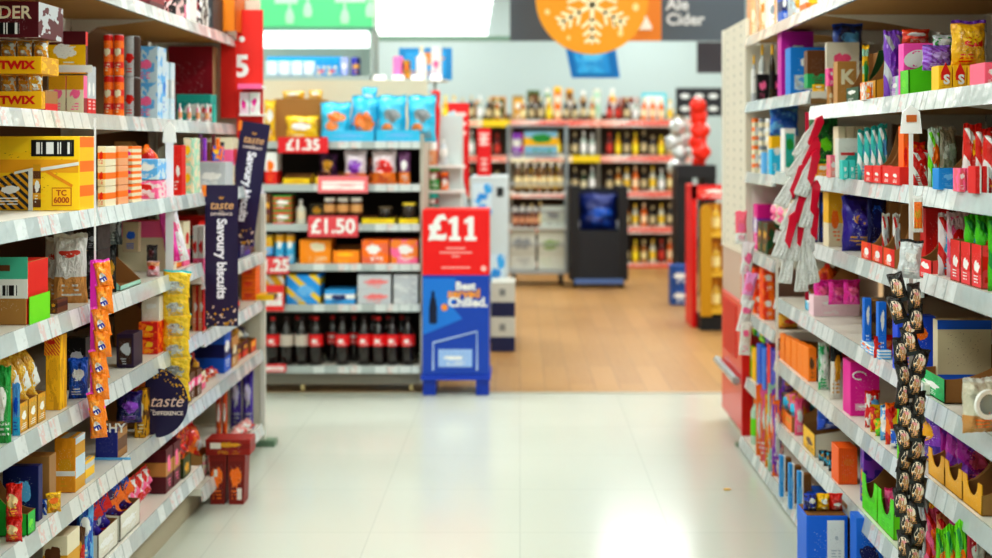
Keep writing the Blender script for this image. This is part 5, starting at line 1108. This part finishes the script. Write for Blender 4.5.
for i, (x0, x1, y0, y1, Y, nm) in enumerate(((448, 469, 103, 196, 8.6, 'tall red banner with white print behind the £11 stand, left one'), (477, 491, 128, 178, 9.4, 'shorter red banner with white print, right one behind the stand'))):
    t, w, h = board('hanging_banner', x0, x1, y0, y1, Y, mat('e0141c', .5), nm, 'banner')
    boxobj('white_print', (-w*.36, w*.36, -.009, -.006, h*.1, h*.4), pack('e0141c', 'f4d0cc', 'f4d0cc', 'grid', marks=1.5), t); boxobj('white_print', (-w*.25, w*.25, -.009, -.006, -h*.4, -h*.1), pack('e0141c', 'f4c0bc', 'f4d0cc', 'grid'), t)
    boxobj('pole', (-.01, .01, .0, .02, -Y*.0 - h/2 - (CH + (VY-y1)*Y/FPX), -h/2), mat('silver'), t)
# bottle-shaped tall pale poster
t = empty('bottle_cutout', (at(455, 208, 8.3)[0], 8.3, 0)); z = at(0, 110, 8.3)[2]
bm = bmesh.new(); prism(bm, [(-.11, 0), (.11, 0), (.1, z*.62), (.03, z*.8), (.0, z), (-.05, z*.99), (-.07, z*.78), (-.12, z*.6)], -.01, .01, 'y'); mesh('board', bm, pack('d8e4e6', 'b8ccd4', 'sky', 'blob'), t); tag(t, 'pale grey-blue cut-out bottle board behind the £11 stand', 'display board')
# fridge with blue splash
t = empty('drinks_cooler', (at(489, 200, 9.3)[0], 9.35, 0)); z = at(0, 176, 9.3)[2]
bm = bmesh.new(); addbox(bm, -.15, .15, 0, .5, .04, z, bev=.01); mesh('cooler_body', bm, mat('c8d4d8', .4), t); boxobj('blue_splash', (-.13, .02, -.006, 0, z - .3, z - .06), pack('38a8ec', 'pale', '2890e0', 'blob'), t); boxobj('black_square', (.06, .11, -.006, 0, z - .16, z - .09), mat('202428'), t); boxobj('blue_splash', (-.02, .12, -.006, 0, .35, .7), pack('38a8ec', 'pale', '2890e0', 'blob'), t); boxobj('foot', (-.13, .13, .05, .45, 0, .04), mat('darkgrey'), t); tag(t, 'pale cooler with bright blue splashes behind the £11 stand', 'cooler')
# stacked white and navy boxes on the wooden floor
Y = 9.0
for i in range(2):
    w = 24*Y/FPX; h = .26; o = carton(w, h, .3, mat('c9ccc4', .6), 'shipping_carton', label=[(0, 1, 0, .42, mat('1c2450')), (.35, .6, .6, .8, mat('8a9090'))]); o.location = (at(503, 0, Y)[0], Y + .15, .001 + i*(h + .001)); tag(o, ('lower', 'upper')[i] + ' pale carton with a navy band, stacked right of the £11 stand', 'box', 'pale and navy cartons stacked on the wood floor')

# ------------------------------------------------------------------ tall wine display with lit header, behind the promotion shelving
Y = 9.2; X0, X1 = at(200, 0, Y)[0], at(370, 0, Y)[0]
t = empty('lit_display_unit', ((X0+X1)/2, Y, 0)); hw = (X1-X0)/2; tag(t, 'tall shelving with a green and white lit header behind the promotion shelving', 'shelving')
zs = at(0, 76, Y)[2]; boxobj('back_panel', (-hw, hw, .4, .43, 0, 2.9), mat('ccd2c8', .6), t); boxobj('shelf', (-hw, hw, 0, .4, zs - .03, zs - .001), mat('aebcb8', .5), t); boxobj('cabinet', (-hw, hw, .02, .4, 0, zs - .031), mat('d4ccb4', .6), t)
boxobj('light_box', (-hw, hw - .02, .0, .2, at(0, 46, Y)[2], at(0, 31, Y)[2]), mat('f4fff8', .5, emit=1.4), t)
boxobj('header_rail', (-hw, hw + .02, -.02, .38, at(0, 30, Y)[2], at(0, 27.5, Y)[2]), mat('5a8a78', .5), t); boxobj('side_post', (hw, hw + .02, 0, .4, zs, at(0, 30, Y)[2]), mat('9aa8a2', .5), t)
g = boxobj('green_banner', (-hw, hw + .02, -.01, .01, at(0, 27, Y)[2], at(0, -14, Y)[2]), mat('58c884', .5, emit=.12), t)
for x in (290, 308, 345, 370):
    bm = bmesh.new(); lathe(bm, [(0,0),(.035,0),(.045,.06),(.03,.12),(.012,.14),(.012,.2),(0,.2)], 10); o = mesh('pale_drop', bm, mat('a8e4b4', .5, emit=.1), g, (at(x, 0, Y)[0] - t.location.x, -.014, at(0, 24, Y)[2] + (.05 if x in (308, 370) else 0))); o.scale = (.8, .08, .8)
boxobj('pale_title', (at(275,0,Y)[0]-t.location.x, at(298,0,Y)[0]-t.location.x, -.016, -.01, at(0, 4, Y)[2], at(0, -6, Y)[2]), mat('b8ecc4', .5), g); boxobj('pale_title', (at(335,0,Y)[0]-t.location.x, at(366,0,Y)[0]-t.location.x, -.016, -.01, at(0, 3, Y)[2], at(0, -6, Y)[2]), mat('b8ecc4', .5), g)
PLT = 'high shelf under the lit header'
FF(Y, 262, 338, 75, 55, 'box', 'bright blue long carton', ('1cb0f0', 'cyan', '28a8e8', 'plain'), PLT, d=.1, back=.15)
FF(Y, 264, 314, 75, 61, 'can', 'white round-topped tub', ('e8f4f8', 'white', 'pale', 'plain'), PLT, n=4, d=.12, lid=mat('f4fafc'))
FF(Y, 316, 338, 75, 66, 'box', 'blue and red small carton', ('38a8e8', 'cream', 'red', 'blob'), PLT, n=2, d=.05)
FF(Y, 339, 348, 75, 57, 'can', 'lilac can', ('a8b8f4', '98a8e8', 'white', 'plain'), PLT, d=.08)
FF(Y, 350, 360, 75, 57, 'can', 'navy can with gold mark', ('3838b8', 'navy', 'gold', 'side'), PLT, d=.08)
# high glass shelf with bottles right of it
Y = 9.0; x0, x1 = at(371, 0, Y)[0], at(446, 0, Y)[0]; z = at(0, 79, Y)[2]
t = empty('high_shelf', ((x0+x1)/2, Y, z)); boxobj('shelf_board', (-(x1-x0)/2, (x1-x0)/2, 0, .3, -.012, 0), mat('c8d4d2', .3), t); tag(t, 'thin high shelf on a post, carrying white bottles and a pink can', 'shelf')
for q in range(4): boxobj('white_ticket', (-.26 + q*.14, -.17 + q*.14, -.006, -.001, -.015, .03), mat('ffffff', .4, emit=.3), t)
boxobj('post', (.18, .2, .1, .12, -z, -.0125), mat('9aa4a4', .4), t); boxobj('post', (-.2, -.18, .1, .12, -z, -.0125), mat('9aa4a4', .4), t)
PLH = 'high thin shelf'
FF(Y, 392, 403, 76, 56, 'can', 'bright pink can', mat('ff88cc', .4), PLH, H=z, d=.08)
FF(Y, 403, 410, 76, 60, 'box', 'brown and yellow small box', ('brown', 'gold', 'orange', 'blob'), PLH, H=z, d=.08)
FF(Y, 415, 427, 76, 46, 'bottle', 'cream bottle with a slim neck', mat('f0ece0', .3), PLH, H=z, shape='wine', d=.09, cap=mat('cream'))
FF(Y, 430, 442, 76, 46, 'can', 'pale silver cylinder gift tube', ('d8dce0', 'white', 'pink', 'frame'), PLH, H=z, d=.09)
t, w, h = board('poster', 399, 452, 48, 80, 9.5, pack('1888c8', '28a0e0', 'e08a40', 'frame'), 'blue poster with slanted side behind the bottles on the thin high shelf', 'poster')
boxobj('pole', (-.01, .01, .008, .02, -t.location.z, -h/2), mat('9aa4a4', .4), t)
for x0_, x1_, y0_, y1_ in ((375, 494, -4, 36),):
    Y = 13.0; a = at(x0_, y1_, Y); b = at(x1_, y0_, Y)
    t = empty('hanging_light_panel', ((a[0]+b[0])/2, Y, a[2])); w = b[0]-a[0]; h = b[2]-a[2]
    for k in range(4): boxobj('light_louvre', (-w/2, w/2 - .07*(1 - k/4)*1, .004*k, .004*k + .01, h*k/4 + .006, h*(k+1)/4 - .006), mat('f6fffa', .4, emit=1.6), t)
    boxobj('bottom_rail', (-w/2 - .1, w/2 + .25, -.01, .08, -.05, -.001), mat('7aa090', .5), t)
    for s in (-1, 1): boxobj('hanger', (s*w*.4 - .01, s*w*.4 + .01, .03, .05, h, 4.3 - a[2]), mat('9aa4a4', .4), t)
    tag(t, 'bright white louvred light panel hanging above the centre aisle', 'light panel')

# ------------------------------------------------------------------ hanging sign, ornament and blue tile
Y = 11.0; t, w, h = board('hanging_sign', 510, 745, -30, 41, Y, mat('596470', .6), 'wide slate grey hanging aisle sign reading Ale and Cider', 'sign', .03)
p = at(625, 0, Y); ox0, ox1 = at(590, 0, Y)[0] - t.location.x, at(661, 0, Y)[0] - t.location.x
boxobj('orange_panel', (ox0, ox1, -.022, -.0155, -h/2, h/2), mat('e8881c', .5), t)
bm = bmesh.new(); lathe(bm, [(0,0),(.07,0),(.075,.02),(.02,.1),(.02,.2),(0,.2)], 10); o = mesh('white_glass_emblem', bm, mat('f0f0e8'), t, (ox1 - .16, -.026, -h/2 + .1)); o.scale = (1, .06, 1.3)
for s, y in (('Wine', -14), ('Ale', 5), ('Cider', 20)): text(s, .15, t, (at(666, 0, Y)[0] - t.location.x, -.02, at(0, y, Y)[2] - t.location.z), bold=.004, align='LEFT', m=mat('dfe4e8'))
for s in (-.9, .9): boxobj('hanger', (s - .008, s + .008, -.005, .005, h/2, 4.3 - t.location.z), mat('9aa4a4', .4), t)
Y = 10.2; c = at(592, -2, Y); rr = 56.5*Y/FPX; t = empty('hanging_bauble_sign', c); tag(t, 'round gold hanging disc with a cream snowflake in front of the grey sign', 'decoration')
bm = bmesh.new(); prism(bm, [(rr*math.cos(2*math.pi*k/48), rr*math.sin(2*math.pi*k/48)) for k in range(48)], -.012, .012, 'y'); mesh('disc', bm, mat('e89a08', .5), t)
bm = bmesh.new(); cr = 'cream'
def bar(bm, p, q, r): 
    p, q = Vector((p[0], p[1])), Vector((q[0], q[1])); d = (q-p).normalized(); nn = Vector((-d.y, d.x))*r; prism(bm, [tuple(p-nn), tuple(q-nn*.8), tuple(q+nn*.8), tuple(p+nn)], -.018, -.0122, 'y')
c0 = Vector((.0, -.06))
for k in range(6):
    a = R(90 + 60*k); d = Vector((math.cos(a), math.sin(a))); bar(bm, c0, c0 + d*.33, .018)
    for s in (.12, .2, .27):
        for e in (-1, 1): a2 = a + e*R(50); bar(bm, c0 + d*s, c0 + d*s + Vector((math.cos(a2), math.sin(a2)))*(.14 - s*.22), .014)
mesh('snowflake', bm, mat('fff0c4', .5), t); bm = bmesh.new(); r = random.Random(2)
for x, z, s in ((-.38, -.12, .022), (.3, .05, .03), (.37, -.08, .03), (.24, -.3, .025), (.34, .14, .02), (-.36, .1, .02), (.2, -.22, .02), (-.2, -.34, .016)):
    prism(bm, [(x + s*math.cos(j*math.pi/4), z + s*1.2*math.sin(j*math.pi/4)) for j in range(8)], -.018, -.0122, 'y')
mesh('cream_spots', bm, mat('f4d890', .5), t); boxobj('hanger', (-.006, .006, -.006, .006, rr, 4.3 - c[2]), mat('9aa4a4', .4), t)
Y = 12.5; a = at(592, 64, Y); t = empty('hanging_screen', a); ww, hh = .26, .15
bm = bmesh.new(); prism(bm, [(-.21, -.145), (.29, -.145), (.24, .19), (-.28, .19)], -.015, .015, 'y'); mesh('board', bm, mat('1878c0', .4), t)
bm = bmesh.new(); prism(bm, [(-.15, -.1), (.2, -.1), (.15, .15), (-.2, .15)], -.02, -.0155, 'y'); mesh('picture', bm, pack('38b0f0', '2898e0', '58c8f8', 'blob'), t); boxobj('hanger', (-.006, .006, -.006, .006, .19, 4.3 - a[2]), mat('9aa4a4', .4), t); tag(t, 'blue slanting hanging poster below the gold snowflake disc', 'poster')
t, w, h = board('hanging_sign', 697, 724, 42, 73, 11.6, mat('403c42', .6), 'dark square panel hanging below the right end of the grey sign', 'sign'); boxobj('hanger', (-.006, .006, -.006, .006, h/2, 4.3 - t.location.z), mat('9aa4a4', .4), t)

# ------------------------------------------------------------------ far drinks shelving
Y = 15.2; BH = [.04, .50, .95, 1.40, 1.85]
bays = [(-1.25, -.12), (-.12, 1.02), (1.02, 2.16)]
names = ['left bay of the far drinks shelving, mostly behind red banners', 'middle bay of the far drinks shelving behind the trolleys', 'right bay of the far drinks shelving beside the silver balloons']
wt = ['dark', 'green', 'amber', 'red', 'white', 'yellow', 'orange', 'pale']; cols = {'yellow': ('d8a818', 'f8e030'), 'orange': ('e06a18', 'f8d8b0'), 'pale': ('a8b8b0', 'f0f0f0'), 'dark': ('1c1410', 'c8b890'), 'green': ('1c3a1c', 'd8d0b0'), 'amber': ('a8641c', 'e8d8a0'), 'red': ('6a1418', 'c83a2c'), 'white': ('d0d0c0', 'f0c83a')}
proto = {}
for bi, (xa, xb) in enumerate(bays):
    t = empty('drinks_shelving', ((xa+xb)/2, Y, 0)); hw = (xb-xa)/2; tag(t, names[bi], 'shelving', None)
    boxobj('back_panel', (-hw, hw, .45, .48, 0, 1.95), mat('4a382c', .7), t)
    for s in (-1, 1): boxobj('upright', (s*(hw-.012) - .01, s*(hw-.012) + .01, .36, .449, 0, 1.95), mat('d0ccc0', .5), t)
    for h in BH:
        sh = boxobj('shelf', (-hw+.024, hw-.024, 0, .44, h - .035, h), mat('d8d4c8', .5), t)
        boxobj('price_rail', (-hw+.004, hw-.004, -.014, -.001, h - .07, h + .02), pack('f4f0ea', 'f0a898', 'e03828', 'blob', marks=1.3) if (bi + int(h*10)) % 3 else pack('f8f0d0', 'f0d020', 'e03828', 'side'), sh)
for li, h in enumerate(BH):
    n = 30; 
    for i in range(n):
        x = -1.2 + i*(3.3/n) + .03; w = wt[(rnd.randrange(4) + (i//4)*3 + li) % 8] if rnd.random() < .7 else 'dark'
        if any(abs(x - q) < .062 for q in (-1.25, -.12, 1.02, 2.16)): continue
        hh = [.27, .31, .33, .3][rnd.randrange(4)]; key = (w, hh)
        if key not in proto:
            proto[key] = o = bottle(hh, .038, mat(cols[w][0], .2), mat(cols[w][1], .5), mat(cols[w][1], .4), 'drinks_bottle', 'wine' if hh > .28 else 'spirit')
        else: o = copytree(proto[key])
        o.location = (x, Y + .07 + rnd.random()*.03, h + .0006)
        nm = 'highest' if li == 4 else ['lowest', 'second lowest', 'middle', 'second highest'][li]
        o['category'] = 'bottle'; o['label'] = '%s glass bottle among many on the %s shelf of the far drinks shelving' % (w, nm); o['group'] = '%s bottles on the %s far drinks shelf' % (w, nm)
# bigger coloured items standing on the top shelf
for i, (x0, x1, yt, c1, c2, kind) in enumerate(((512, 524, 95, 'a08a5a', 'gold', 'box'), (527, 540, 90, '3a5a20', 'brown', 'box'), (543, 552, 88, 'green', 'choc', 'bottle'), (553, 563, 86, 'yellow', 'orange', 'can'), (566, 574, 88, 'gold', 'brown', 'can'), (578, 590, 90, '3c3020', 'tan', 'bottle'), (592, 604, 88, 'dce0d0', 'mint', 'can'), (609, 618, 88, 'cream', 'gold', 'bottle'), (622, 640, 97, 'a05a3a', 'maroon', 'box'), (643, 668, 92, '58c8d8', 'white', 'box'), (452, 466, 105, 'gold', 'brown', 'bottle'), (470, 486, 100, 'e09020', 'brown', 'can'), (490, 506, 96, 'tan', 'dgreen', 'box'))):
    nm = ['olive gift carton', 'green and brown gift carton', 'green bottle', 'yellow gift tube', 'gold gift tube', 'dark square bottle', 'pale gift tube', 'cream bottle', 'reddish brown carton', 'turquoise carton', 'gold bottle', 'orange gift tube', 'tan carton'][i]
    FF(Y - .0, x0, x1, 118, yt, kind, nm, pack(c1, c2, 'white', 'frame'), '@on top of the far drinks shelving', H=1.851, d=.1, back=.13, **({'shape': 'spirit'} if kind == 'bottle' else {}))

# ------------------------------------------------------------------ trolleys
Y = 13.2
def cage(x0, x1, ytop, ybot, Y, label):
    a, b = at(x0, ybot, Y), at(x1, ytop, Y); w = b[0]-a[0]; t = empty('stock_trolley', ((a[0]+b[0])/2, Y, 0)); H = b[2]; tag(t, label, 'trolley')
    fm = mat('aab4bc', .35, .6)
    for sx in (-1, 1):
        for sy in (0, .5):
            bm = bmesh.new(); tube(bm, [(sx*w/2, sy, .14), (sx*w/2, sy, H)], .014, 8); mesh('post', bm, fm, t)
    for z in (.45, .82, 1.12, 1.45, H - .02):
        bm = bmesh.new(); tube(bm, [(-w/2, 0, z), (w/2, 0, z)], .012, 6); tube(bm, [(-w/2, .5, z), (w/2, .5, z)], .012, 6); mesh('cross_bar', bm, fm, t)
    boxobj('base_deck', (-w/2, w/2, 0, .5, .13, .17), fm, t)
    for z in (.64, 1.02, 1.42): boxobj('shelf', (-w/2, w/2, .01, .49, z - .02, z), mat('d8dcd8', .4), t)
    for sx in (-1, 1):
        for sy in (.06, .44):
            bm = bmesh.new(); lathe(bm, [(0,-.02),(.055,-.02),(.06,0),(.055,.02),(0,.02)], 16); mesh('caster', bm, mat('1c1c1e', .5), t, (sx*(w/2-.06), sy, .061), (0, R(90), 0))
    return t, w, H
t, w, H = cage(508, 567, 124, 280, Y, 'silver cage trolley loaded with pale crates beside the black trolley')
PT = 'silver cage trolley'
FF(Y, 510, 536, 265, 231, 'box', 'pale grey crate', ('c4c8c0', 'b8bcb4', 'grey', 'plain'), PT, d=.38, H=.171, back=.05)
FF(Y, 538, 565, 265, 231, 'box', 'pale grey crate with a green mark', ('c8ccc0', 'bcc0b4', '8aa86a', 'plain'), PT, d=.38, H=.171, back=.05)
FF(Y, 541, 565, 230, 207, 'box', 'smaller pale crate', ('c0ccc4', 'd0d4cc', 'grey', 'plain'), PT, d=.3, H=.641, back=.05)
FF(Y, 512, 539, 226, 207, 'bottle', 'dark red bottle', mat('5a1c18', .3), PT, n=4, d=.07, H=.641, back=.04, shape='wine', lab=mat('d8a080'))
FF(Y, 514, 564, 187, 163, 'bottle', 'brown and cream bottle', mat('6a4a20', .3), PT, n=6, d=.08, H=1.021, back=.04, shape='spirit', lab=mat('e8d8a8'))
FF(Y, 512, 522, 155, 133, 'box', 'violet narrow carton', ('violet', 'silver', 'white', 'band'), PT, d=.2, H=1.421, back=.04)
FF(Y, 524, 558, 152, 131, 'box', 'sky blue and yellow wide carton', ('88c8e8', 'yellow', 'green', 'band'), PT, d=.2, H=1.421, back=.04)
a, b = at(570, 285, 13.0), at(628, 186, 13.0); w = b[0]-a[0]; H = b[2]
t = empty('black_stock_trolley', ((a[0]+b[0])/2, 13.0, 0)); tag(t, 'tall black roll trolley with a blue bag hung in its middle', 'trolley'); bk = mat('16171c', .5)
for s in (-1, 1): boxobj('side_frame', (s*(w/2-.05) - .05, s*(w/2-.05) + .05, 0, .5, .08, H), bk, t)
boxobj('lower_panel', (-w/2+.101, w/2-.101, .0, .45, .1, .62), mat('1c1f26', .6), t); boxobj('back_panel', (-w/2+.101, w/2-.101, .46, .49, .1, H*.97), mat('22242c', .6), t); boxobj('base_bar', (-w/2+.05, w/2-.05, -.03, -.001, .05, .1), mat('5a78b0', .4), t)
for s in (-1, 1):
    bm = bmesh.new(); lathe(bm, [(0,-.02),(.036,-.02),(.04,0),(.036,.02),(0,.02)], 14); mesh('caster', bm, bk, t, (s*(w/2-.06), .1, .041), (0, R(90), 0))
o = bag(.42, .4, .2, pack('0c2878', '0a1c58', 'blue', 'plain', foil=0), mat('0c2060'), None, 'blue_sack', seed=1); o.location = (t.location.x, 13.2, .625); tag(o, 'dark blue sack sitting on the black roll trolley', 'sack')
for s in (-1, 1): boxobj('white_tag', (s*.22 - .02, s*.22 + .02, -.09, -.08, .02, .1), mat('d8dce8'), o)

# ------------------------------------------------------------------ right middle: black column, balloons, gold and red displays
Y = 12.2; a, b = at(677, 268, Y), at(716, 165, Y)
t = empty('black_display_column', ((a[0]+b[0])/2, Y, 0)); w = b[0]-a[0]; boxobj('column', (-w/2, -w/2 + .16, 0, .4, 0, at(0, 178, Y)[2]), mat('15151a', .5), t); boxobj('counter', (-w/2, w/2, -.02, .42, at(0, 178, Y)[2], at(0, 165, Y)[2]), mat('1c1c22', .5), t); boxobj('end_leg', (w/2 - .12, w/2, 0, .4, 0, at(0, 178, Y)[2]), mat('15151a', .5), t); tag(t, 'tall black display counter under the red foil balloons', 'display stand')
for i in range(2):
    o = carton(.17, .19, .2, pack('2458a8', '1c488c', 'white', 'blob'), 'blue_carton'); o.location = (at(680, 0, 11.6)[0], 11.7, .001 + i*.192); tag(o, ('lower', 'upper')[i] + ' blue carton stacked on the wood floor before the black counter', 'box')
t, w, h = board('menu_board', 676, 722, 88, 116, 14.5, mat('20242c', .6), 'dark board with rows of white shapes on the back wall, right', 'sign')
for i in range(6): bm = bmesh.new(); lathe(bm, [(0, -.003), (.045, -.003), (.045, 0), (0, 0)], 12); o = mesh('white_shape', bm, mat('e8f0f0'), t, (-.17 + (i % 3)*.17, -.008, .07 - (i//3)*.15), (R(90), 0, 0)); o.scale = (1.3, .7, 1)
boxobj('pole', (-.015, .015, .01, .03, -t.location.z, -h/2), mat('darkgrey'), t)
def blob(name, lst, m, label, cat, Y):
    t = empty(name, (at(lst[0][0], lst[0][1], Y)[0], Y, at(0, lst[-1][1], Y)[2]))
    for i, (x, y, r) in enumerate(lst):
        p = at(x, y, Y); bm = bmesh.new(); bmesh.ops.create_icosphere(bm, subdivisions=3, radius=r*Y/FPX)
        for v in bm.verts: v.co *= 1 + .1*math.sin(v.co.x*40 + i)*math.sin(v.co.z*50 + i*2); v.co.y *= .6
        mesh('balloon', bm, m, t, (p[0] - t.location.x, (i % 2)*.02, p[2] - t.location.z), smooth=True)
    tag(t, label, cat); return t
blob('foil_balloon_column', [(698, 106, 8.5), (699, 117, 9), (700, 131, 10), (698, 142, 9), (701, 152, 9.5), (699, 161, 7)], mat('f02c14', .25, .2, coat=.5), 'red foil balloon column standing on the black counter', 'balloon', 12.3)
t = blob('foil_balloon_column', [(679, 128, 10), (674, 143, 9), (681, 153, 9), (677, 167, 10), (683, 141, 8)], mat('ccd4d4', .2, .5), 'silver foil balloon bunch left of the red balloons', 'balloon', 12.6)
boxobj('stand_pole', (-.01, .01, -.01, .01, -t.location.z + .001, 0), mat('silver'), t)
Y = 10.2; a, b = at(692, 323, Y), at(726, 185, Y)
t = empty('red_side_display', (b[0] + .0, Y, 0)); H = b[2]; d0 = a[0] - b[0]
bm = bmesh.new(); prism(bm, [(d0, 0), (d0 + .04, 0), (d0 + .04, H), (d0, H)], 0, .4, 'y'); mesh('side_panel', bm, mat('e01818', .4), t); boxobj('header', (d0, .15, .0, .02, H - .12, H), pack('e82020', 'f05040', 'white', 'band'), t); boxobj('base', (d0 + .04, .15, .1, .4, 0, .08), mat('14181c'), t); tag(t, 'tall red-sided display stand behind the gold bottle rack', 'display stand')
Y = 10.0; a, b = at(701, 312, Y), at(724, 205, Y)
t = empty('gold_bottle_rack', (a[0], Y, 0)); H = b[2]; tag(t, 'gold cardboard rack with curved side and open shelves, by the end panel', 'display stand')
bm = bmesh.new(); prism(bm, [(0, .12), (.09, .12), (.09, H - .03), (.06, H), (.02, H), (0, H - .05)], 0, .06, 'y'); mesh('side_panel', bm, mat('c8941c', .35, .2), t); boxobj('back_panel', (.09, .3, .3, .32, .12, H), mat('b87c14', .4), t)
for z in (.14, .45, .78): boxobj('shelf', (.09, .3, .0, .3, z, z + .03), mat('dcb038', .4), t)
boxobj('base', (.0, .3, .02, .3, 0, .119), mat('14161a'), t)
for z in (.17, .48, .81):
    o = bottle(.25, .035, mat('d8b040', .2), mat('f0e0a0'), mat('gold'), 'gold_bottle', 'wine'); o.location = (a[0] + .14, Y + .1, z + .001); reg(o, 'gold bottle', 'gold cardboard rack', z, 'bottle', None, 'the floor')
# crumb on the floor
bm = bmesh.new(); bmesh.ops.create_icosphere(bm, subdivisions=2, radius=.012)
for v in bm.verts: v.co.z *= .3; v.co.x *= 1.6
o = mesh('dropped_leaf', bm, mat('e0b050', .6), None, (at(727, 490, 5.39)[0], 5.39, .004)); tag(o, 'small amber scrap lying on the pale floor near the right shelves', 'scrap')

finish_labels()
# ------------------------------------------------------------------ camera, world, look
cam = bpy.data.cameras.new('camera'); co = link('camera', cam, None, (0, 0, CH), (R(90), 0, 0)); SC.camera = co
cam.sensor_width = 36; cam.lens = FPX*36/992; cam.shift_x = (496 - VX)/992; cam.shift_y = -(279 - VY)/992
cam.dof.use_dof = True; cam.dof.focus_distance = 3.5; cam.dof.aperture_fstop = 1.95; cam.dof.aperture_blades = 0; cam.clip_start = .05
w = bpy.data.worlds.new('world'); SC.world = w; w.use_nodes = True; w.node_tree.nodes['Background'].inputs[0].default_value = (1, 1, 1, 1); w.node_tree.nodes['Background'].inputs[1].default_value = .3
SC.view_settings.view_transform = 'Standard'; SC.view_settings.look = 'Medium High Contrast'; SC.view_settings.exposure = 0.0
SC.cycles.use_denoising = True; SC.cycles.max_bounces = 6; SC.cycles.diffuse_bounces = 4; SC.cycles.sample_clamp_indirect = 4
